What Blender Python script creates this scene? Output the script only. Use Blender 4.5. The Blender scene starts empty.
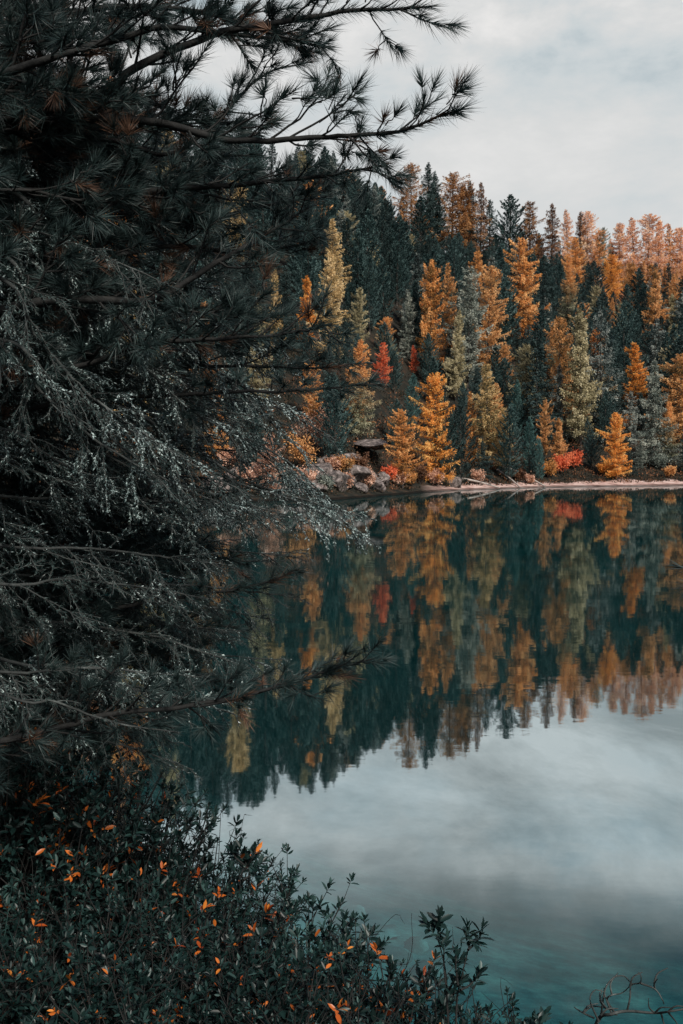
import bpy, math, random
import numpy as np
C = bpy.context.scene
COL = C.collection
RNG = np.random.default_rng(7)
PI = math.pi

# ------------------------------------------------------------------ camera maths
CAM = np.array([0.0, 0.0, 3.0])
FPX = 1000.0
PITCH = math.atan(54 / FPX)
CF = np.array([0, math.cos(PITCH), -math.sin(PITCH)])
CU = np.array([0, math.sin(PITCH), math.cos(PITCH)])
CR = np.array([1.0, 0, 0])

def ray(px, py):
    d = CF + (px - 341.5) / FPX * CR + (512 - py) / FPX * CU
    return d / d[1]

def at(px, py, Y):
    return CAM + ray(px, py) * Y

def project(p):
    v = np.asarray(p, float) - CAM
    z = v @ CF
    return 341.5 + FPX * (v @ CR) / z, 512 - FPX * (v @ CU) / z

# ------------------------------------------------------------------ mesh helpers
def unit(v):
    return v / np.maximum(np.linalg.norm(v, axis=-1, keepdims=True), 1e-9)

class MB:
    def __init__(self):
        self.v = []; self.f = {}; self.a = []; self.n = 0
    def add(self, verts, faces, rnd=0.5):
        verts = np.asarray(verts, float); faces = np.asarray(faces, int)
        self.v.append(verts)
        r = np.empty(len(verts)); r[:] = rnd
        self.a.append(r)
        self.f.setdefault(faces.shape[1], []).append(faces + self.n)
        self.n += len(verts)
    def mesh(self, name, smooth=False):
        me = bpy.data.meshes.new(name)
        if not self.v:
            return me
        v = np.concatenate(self.v)
        loops, starts, tot = [], [], 0
        for k, fl in self.f.items():
            f = np.concatenate(fl)
            loops.append(f.ravel()); starts.append(np.arange(len(f)) * k + tot); tot += f.size
        loops = np.concatenate(loops); starts = np.concatenate(starts)
        me.vertices.add(len(v)); me.vertices.foreach_set('co', v.astype(np.float32).ravel())
        me.loops.add(len(loops)); me.loops.foreach_set('vertex_index', loops.astype(np.int32))
        me.polygons.add(len(starts)); me.polygons.foreach_set('loop_start', starts.astype(np.int32))
        if smooth:
            me.polygons.foreach_set('use_smooth', np.ones(len(starts), bool))
        at_ = me.attributes.new('rnd', 'FLOAT', 'POINT')
        at_.data.foreach_set('value', np.concatenate(self.a).astype(np.float32))
        me.update(calc_edges=True); me.validate()
        return me

def obj(name, data, mat=None, parent=None, loc=None):
    o = bpy.data.objects.new(name, data); COL.objects.link(o)
    if mat is not None and data is not None:
        if len(data.materials) == 0: data.materials.append(mat)
    if parent: o.parent = parent
    if loc is not None: o.location = loc
    return o

def tag(o, label=None, cat=None, group=None, kind=None):
    if label: o['label'] = label
    if cat: o['category'] = cat
    if group: o['group'] = group
    if kind: o['kind'] = kind
    return o

def smooth_path(pts, step):
    """Catmull-Rom through pts, resampled evenly."""
    P = np.asarray(pts, float)
    P = np.vstack([2 * P[0] - P[1], P, 2 * P[-1] - P[-2]])
    out = []
    for i in range(1, len(P) - 2):
        t = np.linspace(0, 1, 14, endpoint=False)[:, None]
        a, b, c, d = P[i - 1], P[i], P[i + 1], P[i + 2]
        out.append(.5 * (2 * b + (c - a) * t + (2 * a - 5 * b + 4 * c - d) * t**2 + (3 * b - a - 3 * c + d) * t**3))
    out.append(P[-2][None])
    Q = np.concatenate(out)
    s = np.r_[0, np.cumsum(np.linalg.norm(np.diff(Q, axis=0), axis=1))]
    n = max(3, int(s[-1] / step) + 1)
    si = np.linspace(0, s[-1], n)
    return np.stack([np.interp(si, s, Q[:, k]) for k in range(3)], 1)

def tube(mb, P, R, k=6, rnd=0.5, cap=True):
    P = np.asarray(P, float); n = len(P)
    R = np.broadcast_to(np.asarray(R, float), (n,))
    T = unit(np.gradient(P, axis=0))
    ref = np.array([0, 0, 1.0]) if abs(T[:, 2]).mean() < .8 else np.array([1.0, 0, 0])
    N = unit(np.cross(T, ref)); B = np.cross(T, N)
    th = np.arange(k) * 2 * PI / k
    V = P[:, None] + R[:, None, None] * (np.cos(th)[None, :, None] * N[:, None] + np.sin(th)[None, :, None] * B[:, None])
    i = np.arange(n - 1)[:, None] * k; j = np.arange(k)[None]; j2 = (j + 1) % k
    F = np.stack([i + j, i + j2, i + k + j2, i + k + j], -1).reshape(-1, 4)
    mb.add(V.reshape(-1, 3), F, rnd)

def perp(d, rng):
    r = rng.normal(size=d.shape)
    r -= (r * d).sum(-1, keepdims=True) * d
    return unit(r)

def tri_leaves(mb, base, d, length, width, rng, rnd=0.5):
    """thin pointed blades"""
    n = len(base)
    s = perp(d, rng) * (np.broadcast_to(width, (n,))[:, None] / 2)
    tip = base + d * np.broadcast_to(length, (n,))[:, None]
    V = np.stack([base - s, base + s, tip], 1).reshape(-1, 3)
    mb.add(V, np.arange(3 * n).reshape(-1, 3), np.repeat(np.broadcast_to(rnd, (n,)), 3))

def spray_leaves(mb, base, d, length, width, rng, rnd=0.5):
    """kite shaped foliage sprigs"""
    n = len(base)
    L = np.broadcast_to(length, (n,))[:, None]
    s = perp(d, rng) * (np.broadcast_to(width, (n,))[:, None] / 2)
    V = np.stack([base, base + d * L * .45 + s, base + d * L, base + d * L * .45 - s], 1).reshape(-1, 3)
    mb.add(V, np.arange(4 * n).reshape(-1, 4), np.repeat(np.broadcast_to(rnd, (n,)), 4))

# ------------------------------------------------------------------ materials
def new_mat(name):
    m = bpy.data.materials.new(name); m.use_nodes = True
    nt = m.node_tree; nt.nodes.clear()
    out = nt.nodes.new('ShaderNodeOutputMaterial')
    return m, nt, out

def nd(nt, t, **kw):
    n = nt.nodes.new(t)
    for k, v in kw.items():
        if k.startswith('i_'):
            n.inputs[k[2:].replace('_', ' ')].default_value = v
        else: setattr(n, k, v)
    return n

def ramp(nt, fac, stops):
    r = nd(nt, 'ShaderNodeValToRGB')
    e = r.color_ramp.elements
    while len(e) < len(stops): e.new(.5)
    for q, (p, c) in zip(e, stops):
        q.position = p; q.color = (*c, 1)
    nt.links.new(fac, r.inputs[0])
    return r.outputs[0]

def leaf_mat(name, low, mid, high, translucency=.25, rough=.6, spec=.25, topcol=None, toprange=(.35, .75)):
    """foliage: the colour varies sprig by sprig (attribute rnd) and tree by tree; topcol: a tree that turns from its top down"""
    m, nt, out = new_mat(name)
    L = nt.links
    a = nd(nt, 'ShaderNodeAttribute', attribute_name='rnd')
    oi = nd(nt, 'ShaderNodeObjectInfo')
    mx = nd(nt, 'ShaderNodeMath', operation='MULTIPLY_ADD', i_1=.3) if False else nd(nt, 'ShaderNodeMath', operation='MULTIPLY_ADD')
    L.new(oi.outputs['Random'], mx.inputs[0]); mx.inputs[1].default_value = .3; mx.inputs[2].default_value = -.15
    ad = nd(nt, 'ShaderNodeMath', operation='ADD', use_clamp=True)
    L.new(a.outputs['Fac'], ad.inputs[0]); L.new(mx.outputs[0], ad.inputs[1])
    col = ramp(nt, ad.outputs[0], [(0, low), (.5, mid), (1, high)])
    if topcol:
        tc = nd(nt, 'ShaderNodeTexCoord'); sp = nd(nt, 'ShaderNodeSeparateXYZ')
        L.new(tc.outputs['Object'], sp.inputs[0])
        no = nd(nt, 'ShaderNodeTexNoise'); no.inputs['Scale'].default_value = 9
        L.new(tc.outputs['Object'], no.inputs['Vector'])
        s1 = nd(nt, 'ShaderNodeMath', operation='MULTIPLY_ADD'); L.new(no.outputs[0], s1.inputs[0]); s1.inputs[1].default_value = .7; s1.inputs[2].default_value = -.35
        s2 = nd(nt, 'ShaderNodeMath', operation='ADD'); L.new(sp.outputs['Z'], s2.inputs[0]); L.new(s1.outputs[0], s2.inputs[1])
        mr = nd(nt, 'ShaderNodeMapRange'); L.new(s2.outputs[0], mr.inputs[0]); mr.inputs[1].default_value = toprange[0]; mr.inputs[2].default_value = toprange[1]
        mi = nd(nt, 'ShaderNodeMix', data_type='RGBA'); L.new(mr.outputs[0], mi.inputs[0]); L.new(col, mi.inputs[6]); mi.inputs[7].default_value = (*topcol, 1)
        col = mi.outputs[2]
    b = nd(nt, 'ShaderNodeBsdfPrincipled'); L.new(col, b.inputs['Base Color'])
    b.inputs['Roughness'].default_value = rough; b.inputs['Specular IOR Level'].default_value = spec
    t = nd(nt, 'ShaderNodeBsdfTranslucent'); L.new(col, t.inputs[0])
    ms = nd(nt, 'ShaderNodeMixShader'); ms.inputs[0].default_value = translucency
    L.new(b.outputs[0], ms.inputs[1]); L.new(t.outputs[0], ms.inputs[2]); L.new(ms.outputs[0], out.inputs[0])
    return m

def rough_mat(name, stops, scale=6, detail=8, rough=.85, bump=.3, spec=.2, coord='Object', stretch=(1, 1, 1)):
    m, nt, out = new_mat(name); L = nt.links
    tc = nd(nt, 'ShaderNodeTexCoord'); mp = nd(nt, 'ShaderNodeMapping'); mp.inputs['Scale'].default_value = stretch
    L.new(tc.outputs[coord], mp.inputs[0])
    no = nd(nt, 'ShaderNodeTexNoise'); no.inputs['Scale'].default_value = scale; no.inputs['Detail'].default_value = detail; no.inputs['Roughness'].default_value = .65
    L.new(mp.outputs[0], no.inputs['Vector'])
    col = ramp(nt, no.outputs[0], stops)
    b = nd(nt, 'ShaderNodeBsdfPrincipled'); L.new(col, b.inputs['Base Color']); b.inputs['Roughness'].default_value = rough
    b.inputs['Specular IOR Level'].default_value = spec
    bu = nd(nt, 'ShaderNodeBump'); bu.inputs['Strength'].default_value = bump; bu.inputs['Distance'].default_value = .05
    L.new(no.outputs[0], bu.inputs['Height']); L.new(bu.outputs[0], b.inputs['Normal'])
    L.new(b.outputs[0], out.inputs[0])
    return m

M = {}
M['bark'] = rough_mat('bark', [(.3, (.018, .015, .014)), (.6, (.05, .042, .038)), (.75, (.12, .11, .1))], 14, stretch=(1, 1, .3))
M['far_bark'] = rough_mat('far_bark', [(.3, (.03, .025, .022)), (.7, (.1, .085, .075))], 30)
M['pale_bark'] = rough_mat('pale_bark', [(.3, (.06, .06, .055)), (.55, (.2, .2, .19)), (.75, (.38, .4, .38))], 18)
M['twig_bark'] = rough_mat('twig_bark', [(.3, (.009, .010, .010)), (.7, (.024, .024, .023))], 25)
M['grey_bark'] = rough_mat('grey_bark', [(.3, (.02, .022, .022)), (.55, (.04, .045, .044)), (.78, (.15, .17, .165))], 9)
M['rock'] = rough_mat('rock', [(.35, (.03, .028, .027)), (.5, (.12, .10, .092)), (.68, (.33, .28, .26))], 2.6, bump=1.0)
M['dead_wood'] = rough_mat('dead_wood', [(.3, (.2, .17, .15)), (.7, (.5, .45, .41))], 3)
# distant crowns
FAR = {
 'orange':  dict(low=(.17, .10, .035), mid=(.82, .36, .105), high=(.97, .62, .28)),
 'vivid':   dict(low=(.30, .13, .03), mid=(.92, .38, .075), high=(.98, .62, .22)),
 'pale':    dict(low=(.36, .17, .09), mid=(.86, .47, .27), high=(.96, .74, .52)),  # ridge larches: distant haze and sunlight put into a paler foliage colour
 'amber':   dict(low=(.10, .075, .03), mid=(.62, .29, .10), high=(.88, .54, .25)),
 'rust':    dict(low=(.08, .035, .016), mid=(.33, .15, .055), high=(.58, .32, .14)),
 'gold':    dict(low=(.10, .095, .045), mid=(.65, .45, .20), high=(.86, .68, .40)),
 'olive':   dict(low=(.09, .08, .045), mid=(.39, .34, .19), high=(.68, .60, .39)),
 'turning': dict(low=(.06, .07, .045), mid=(.25, .25, .16), high=(.52, .50, .34), topcol=(.78, .40, .15)),
 'russet':  dict(low=(.05, .028, .02), mid=(.18, .085, .045), high=(.36, .20, .11)),
 'red':     dict(low=(.36, .06, .03), mid=(.80, .17, .07), high=(.95, .40, .2)),
 'pinkish': dict(low=(.22, .11, .07), mid=(.64, .36, .24), high=(.86, .64, .51)),
 'greygreen': dict(low=(.045, .065, .058), mid=(.21, .245, .21), high=(.52, .54, .46)),
 'dark':    dict(low=(.010, .026, .026), mid=(.031, .068, .066), high=(.11, .18, .172)),
 'deep':    dict(low=(.008, .019, .019), mid=(.024, .049, .047), high=(.07, .11, .105)),
 'teal':    dict(low=(.02, .055, .053), mid=(.06, .14, .135), high=(.15, .27, .25)),
 'silver':  dict(low=(.018, .034, .033), mid=(.08, .108, .102), high=(.38, .41, .37)),
}
for k, v in FAR.items():
    M[k] = leaf_mat(k + '_foliage', translucency=.3 if k not in ('dark', 'deep', 'teal', 'silver') else .12, **v)
M['pine_needles'] = leaf_mat('pine_needles', (.009, .020, .020), (.020, .038, .037), (.055, .086, .081), .12, .5, .35)
M['brown_needles'] = leaf_mat('brown_needles', (.03, .018, .012), (.10, .055, .035), (.22, .12, .075), .2, .5, .3)
M['spruce_needles'] = leaf_mat('spruce_needles', (.012, .026, .026), (.035, .065, .062), (.13, .18, .17), .12, .45, .4)
M['lichen'] = leaf_mat('lichen', (.12, .18, .178), (.36, .46, .45), (.68, .77, .76), .15, .8, .1)
M['shrub_leaves'] = leaf_mat('shrub_leaves', (.003, .009, .008), (.007, .022, .020), (.040, .088, .08), .12, .42, .28)
M['orange_leaves'] = leaf_mat('orange_leaves', (.30, .05, .012), (.6, .16, .025), (.72, .28, .05), .3, .4, .4)
M['heath'] = leaf_mat('heath', (.012, .018, .015), (.045, .04, .028), (.30, .13, .065), .15, .8, .1)

# ------------------------------------------------------------------ terrain
FX = [-400, -120, -60, -30, -9.5, -.8, 4, 10, 22, 38, 80, 200, 500]
FY = [-80, 10, 42, 56, 67, 71, 81, 93, 104, 110, 113, 105, 60]
NX = [-400, -60, -30, -8, -4, -1.2, 0, 1.5, 3, 8, 30, 400]
NY = [-60, 46, 40, 15, 9.5, 6.4, 5.0, 3.6, 2.7, 1, -6, -60]

def vnoise(x, y, s, seed=0):
    x = np.asarray(x, float) / s + seed * 17.3; y = np.asarray(y, float) / s - seed * 9.1
    return (np.sin(x * 1.7 + 1.3 * np.sin(y * 1.1)) + np.sin(y * 1.9 + 1.7 * np.sin(x * .9 + .5)) + .5 * np.sin(2.7 * x - 2.2 * y)) / 2.5

def ground(x, y):
    x = np.asarray(x, float); y = np.asarray(y, float)
    d = y - np.interp(x, FX, FY) + .8 * vnoise(x, y, 6) + .25 * vnoise(x, y, 1.6, 2)
    s = np.interp(x, [-90, -40, 20, 90], [.5, .46, .38, .34])
    up = np.maximum(d, 0)
    hill = np.where(up < 3, .16 * up, .48 + np.where(up < 10, (up - 3) * .3, 2.1 + (up - 10)) * (s / .38) * .38 * 1.0)
    hill = np.where(up < 3, .16 * up, .48 + (np.minimum(up, 10) - 3) * .3 + np.maximum(up - 10, 0) * s)
    hr = .48 + 2.1 + 125 * s
    hill = np.where(up > 135, hr - (up - 135) * .06, hill)
    hill = hill + np.clip((up - 6) / 20, 0, 1) * (1.6 * vnoise(x, y, 14, 1) + .5 * vnoise(x, y, 4, 3))
    far = np.where(d > 0, np.maximum(hill, .02), np.maximum(d * .45, -9))
    far = np.where(d > 135, np.maximum(far, 6), far)
    dn = (np.interp(x, NX, NY) - y) * .78 + .12 * vnoise(x, y, 1.1, 4)
    bank = 1.38 * (1 - np.exp(-np.maximum(dn, 0) * .42)) + .55 * np.clip((-x - 1.2) / 3, 0, 1) * np.clip(dn / 2, 0, 1) + .05 * vnoise(x, y, .5, 5) * np.clip(dn, 0, 1)
    near = np.where(dn > 0, bank, np.maximum(np.minimum(dn, 0) * .20 - .022 * np.minimum(dn, 0)**2, -9))
    return np.maximum(far, near)

def gz(x, y): return float(ground(x, y))

def build_ground():
    u = np.linspace(-1, 1, 301)
    xs = 1500 * np.sign(u) * (.018 * abs(u) + .10 * abs(u)**2 + .882 * abs(u)**5)
    v = np.linspace(0, 1, 381)
    ys = np.concatenate([-np.linspace(1, 0, 40, endpoint=False)**3 * 300 - .0, np.linspace(0, 12, 70, endpoint=False), np.linspace(12, 62, 50, endpoint=False), np.linspace(62, 130, 120, endpoint=False), np.linspace(130, 270, 80, endpoint=False), 270 + np.linspace(0, 1, 20)**2 * 1700])
    X, Y = np.meshgrid(xs, ys)
    Z = ground(X, Y)
    V = np.stack([X, Y, Z], -1).reshape(-1, 3)
    nx, ny = len(xs), len(ys)
    i = np.arange(ny - 1)[:, None] * nx + np.arange(nx - 1)[None]
    F = np.stack([i, i + 1, i + nx + 1, i + nx], -1).reshape(-1, 4)
    mb = MB(); mb.add(V, F)
    m, nt, out = new_mat('ground'); L = nt.links
    geo = nd(nt, 'ShaderNodeNewGeometry'); sp = nd(nt, 'ShaderNodeSeparateXYZ'); L.new(geo.outputs['Position'], sp.inputs[0])
    n1 = nd(nt, 'ShaderNodeTexNoise'); n1.inputs['Scale'].default_value = .8; n1.inputs['Detail'].default_value = 10; n1.inputs['Roughness'].default_value = .7
    L.new(geo.outputs['Position'], n1.inputs['Vector'])
    n2 = nd(nt, 'ShaderNodeTexNoise'); n2.inputs['Scale'].default_value = .25; n2.inputs['Detail'].default_value = 4
    L.new(geo.outputs['Position'], n2.inputs['Vector'])
    forest = ramp(nt, n1.outputs[0], [(.3, (.008, .010, .009)), (.5, (.02, .02, .016)), (.72, (.06, .035, .022))])
    beach = ramp(nt, n1.outputs[0], [(.3, (.16, .09, .075)), (.5, (.46, .31, .27)), (.7, (.66, .54, .49))])
    n4 = nd(nt, 'ShaderNodeTexNoise'); n4.inputs['Scale'].default_value = 2.4; n4.inputs['Detail'].default_value = 9; n4.inputs['Roughness'].default_value = .7
    L.new(geo.outputs['Position'], n4.inputs['Vector'])
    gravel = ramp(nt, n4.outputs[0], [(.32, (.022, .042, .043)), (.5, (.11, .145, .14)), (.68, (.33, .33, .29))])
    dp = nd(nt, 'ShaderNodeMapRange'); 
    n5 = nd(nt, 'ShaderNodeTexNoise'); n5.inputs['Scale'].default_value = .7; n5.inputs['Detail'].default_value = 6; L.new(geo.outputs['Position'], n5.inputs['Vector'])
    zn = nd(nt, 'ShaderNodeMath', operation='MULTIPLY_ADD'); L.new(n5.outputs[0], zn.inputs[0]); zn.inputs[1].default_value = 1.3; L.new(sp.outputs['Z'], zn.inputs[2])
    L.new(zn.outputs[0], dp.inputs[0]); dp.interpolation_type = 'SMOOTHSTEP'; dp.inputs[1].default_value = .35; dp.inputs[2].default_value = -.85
    bd = nd(nt, 'ShaderNodeMix', data_type='RGBA'); L.new(dp.outputs[0], bd.inputs[0]); L.new(gravel, bd.inputs[6]); bd.inputs[7].default_value = (.014, .02, .018, 1)  # light lost with depth is put into the bed colour, darker downwards
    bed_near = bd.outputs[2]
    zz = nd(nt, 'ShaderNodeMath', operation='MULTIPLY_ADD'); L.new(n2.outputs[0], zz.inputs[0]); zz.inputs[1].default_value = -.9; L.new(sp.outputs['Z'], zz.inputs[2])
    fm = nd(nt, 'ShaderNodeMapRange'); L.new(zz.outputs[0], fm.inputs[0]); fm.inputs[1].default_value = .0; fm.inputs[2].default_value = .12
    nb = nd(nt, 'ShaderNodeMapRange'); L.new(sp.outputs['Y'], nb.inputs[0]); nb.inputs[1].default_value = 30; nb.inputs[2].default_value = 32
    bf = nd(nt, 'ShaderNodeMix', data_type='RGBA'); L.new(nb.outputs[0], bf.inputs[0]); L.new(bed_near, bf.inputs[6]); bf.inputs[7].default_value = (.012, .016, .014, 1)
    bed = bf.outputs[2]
    inv = nd(nt, 'ShaderNodeMath', operation='SUBTRACT'); inv.inputs[0].default_value = 1; L.new(nb.outputs[0], inv.inputs[1])
    bx = nd(nt, 'ShaderNodeMapRange'); L.new(sp.outputs['X'], bx.inputs[0]); bx.inputs[1].default_value = 11; bx.inputs[2].default_value = 7
    fb = nd(nt, 'ShaderNodeMath', operation='MAXIMUM'); L.new(fm.outputs[0], fb.inputs[0]); L.new(bx.outputs[0], fb.inputs[1]); fm = fb
    mxm = nd(nt, 'ShaderNodeMath', operation='MAXIMUM'); L.new(fm.outputs[0], mxm.inputs[0]); L.new(inv.outputs[0], mxm.inputs[1])
    c1 = nd(nt, 'ShaderNodeMix', data_type='RGBA'); L.new(mxm.outputs[0], c1.inputs[0]); L.new(beach, c1.inputs[6]); L.new(forest, c1.inputs[7])
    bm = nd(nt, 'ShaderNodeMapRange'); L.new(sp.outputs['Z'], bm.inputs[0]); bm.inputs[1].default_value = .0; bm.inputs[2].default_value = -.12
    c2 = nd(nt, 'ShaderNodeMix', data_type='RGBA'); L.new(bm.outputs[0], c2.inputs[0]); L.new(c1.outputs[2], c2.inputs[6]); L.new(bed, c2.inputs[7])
    wt = nd(nt, 'ShaderNodeMapRange'); L.new(sp.outputs['Z'], wt.inputs[0]); wt.inputs[1].default_value = .10; wt.inputs[2].default_value = .16; wt.inputs[3].default_value = .3; wt.inputs[4].default_value = 1
    c3 = nd(nt, 'ShaderNodeMix', data_type='RGBA', blend_type='MULTIPLY'); c3.inputs[0].default_value = 1; L.new(c1.outputs[2], c3.inputs[6]); L.new(wt.outputs[0], c3.inputs[7]); L.new(c3.outputs[2], c2.inputs[6])
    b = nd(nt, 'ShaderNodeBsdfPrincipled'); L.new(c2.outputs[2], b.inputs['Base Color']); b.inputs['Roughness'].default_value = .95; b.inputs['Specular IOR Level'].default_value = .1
    bu = nd(nt, 'ShaderNodeBump'); bu.inputs['Strength'].default_value = .6; bu.inputs['Distance'].default_value = .15
    L.new(n1.outputs[0], bu.inputs['Height']); L.new(bu.outputs[0], b.inputs['Normal']); L.new(b.outputs[0], out.inputs[0])
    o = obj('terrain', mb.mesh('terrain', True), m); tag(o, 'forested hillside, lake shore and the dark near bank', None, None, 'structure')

def build_water():
    m, nt, out = new_mat('lake_water'); L = nt.links
    geo = nd(nt, 'ShaderNodeNewGeometry')
    mp = nd(nt, 'ShaderNodeMapping'); mp.inputs['Scale'].default_value = (.7, 1.5, 1); L.new(geo.outputs['Position'], mp.inputs[0])
    n1 = nd(nt, 'ShaderNodeTexNoise'); n1.inputs['Scale'].default_value = 1.6; n1.inputs['Detail'].default_value = 3; L.new(mp.outputs[0], n1.inputs['Vector'])
    n2 = nd(nt, 'ShaderNodeTexNoise'); n2.inputs['Scale'].default_value = .05; n2.inputs['Detail'].default_value = 2; L.new(geo.outputs['Position'], n2.inputs['Vector'])
    am = nd(nt, 'ShaderNodeMapRange'); L.new(n2.outputs[0], am.inputs[0]); am.inputs[1].default_value = .35; am.inputs[2].default_value = .7; am.inputs[3].default_value = .25; am.inputs[4].default_value = 1
    hh = nd(nt, 'ShaderNodeMath', operation='MULTIPLY'); L.new(n1.outputs[0], hh.inputs[0]); L.new(am.outputs[0], hh.inputs[1])
    bu = nd(nt, 'ShaderNodeBump'); bu.inputs['Strength'].default_value = 1; bu.inputs['Distance'].default_value = WATER_BUMP
    L.new(hh.outputs[0], bu.inputs['Height'])
    lw = nd(nt, 'ShaderNodeLayerWeight'); lw.inputs[0].default_value = .5; L.new(bu.outputs[0], lw.inputs['Normal'])
    fr = nd(nt, 'ShaderNodeFloatCurve'); cv = fr.mapping.curves[0]
    for px_, py_ in ((.3, .03), (.48, .05), (.54, .10), (.6, .33), (.66, .66), (.76, .66), (.88, .59), (.95, .72)): cv.points.new(px_, py_)
    cv.points[0].location = (0, .03); cv.points[-1].location = (1, .97); fr.mapping.update()
    L.new(lw.outputs['Facing'], fr.inputs['Value'])
    # mottling of the mirrored clouds, put into the reflectivity as noise patches
    mp2 = nd(nt, 'ShaderNodeMapping'); mp2.inputs['Scale'].default_value = (.8, .42, 1); L.new(geo.outputs['Position'], mp2.inputs[0])
    n3 = nd(nt, 'ShaderNodeTexNoise'); n3.inputs['Scale'].default_value = .75; n3.inputs['Detail'].default_value = 7; n3.inputs['Roughness'].default_value = .62; n3.inputs['Distortion'].default_value = .35; L.new(mp2.outputs[0], n3.inputs['Vector'])
    pr_ = nd(nt, 'ShaderNodeMapRange'); L.new(n3.outputs[0], pr_.inputs[0]); pr_.inputs[1].default_value = .36; pr_.inputs[2].default_value = .62; pr_.inputs[3].default_value = .62; pr_.inputs[4].default_value = 1.12
    fm_ = nd(nt, 'ShaderNodeMath', operation='MULTIPLY', use_clamp=True); L.new(fr.outputs[0], fm_.inputs[0]); L.new(pr_.outputs[0], fm_.inputs[1]); fr = fm_
    gl = nd(nt, 'ShaderNodeBsdfGlossy'); gl.inputs['Roughness'].default_value = .025; gl.inputs[0].default_value = (.84, .95, .98, 1); L.new(bu.outputs[0], gl.inputs['Normal'])
    df = nd(nt, 'ShaderNodeBsdfDiffuse'); df.inputs[0].default_value = (.001, .040, .044, 1)
    tr = nd(nt, 'ShaderNodeBsdfTransparent'); tr.inputs[0].default_value = (.36, .84, .88, 1)
    m1 = nd(nt, 'ShaderNodeMixShader'); m1.inputs[0].default_value = .72; L.new(df.outputs[0], m1.inputs[1]); L.new(tr.outputs[0], m1.inputs[2])
    m2 = nd(nt, 'ShaderNodeMixShader'); L.new(fr.outputs[0], m2.inputs[0]); L.new(m1.outputs[0], m2.inputs[1]); L.new(gl.outputs[0], m2.inputs[2])
    L.new(m2.outputs[0], out.inputs[0])
    mb = MB(); s = 1200
    mb.add([(-s, -s, 0), (s, -s, 0), (s, s, 0), (-s, s, 0)], [(0, 1, 2, 3)])
    o = obj('lake', mb.mesh('lake'), m); tag(o, 'still dark teal lake mirroring the forest and the clouds', None, None, 'structure')
WATER_BUMP = .0016

# ------------------------------------------------------------------ distant trees (unit height)
def far_trunk(rng, r=.014, lean=.01):
    z = np.linspace(-.03, .97, 9)
    P = np.stack([lean * np.sin(z * 3 + rng.uniform(0, 6)), lean * np.cos(z * 2.3 + rng.uniform(0, 6)), z], 1)
    mb = MB(); tube(mb, P, r * (1.02 - z) + .0012, 7)
    return mb, P

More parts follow.
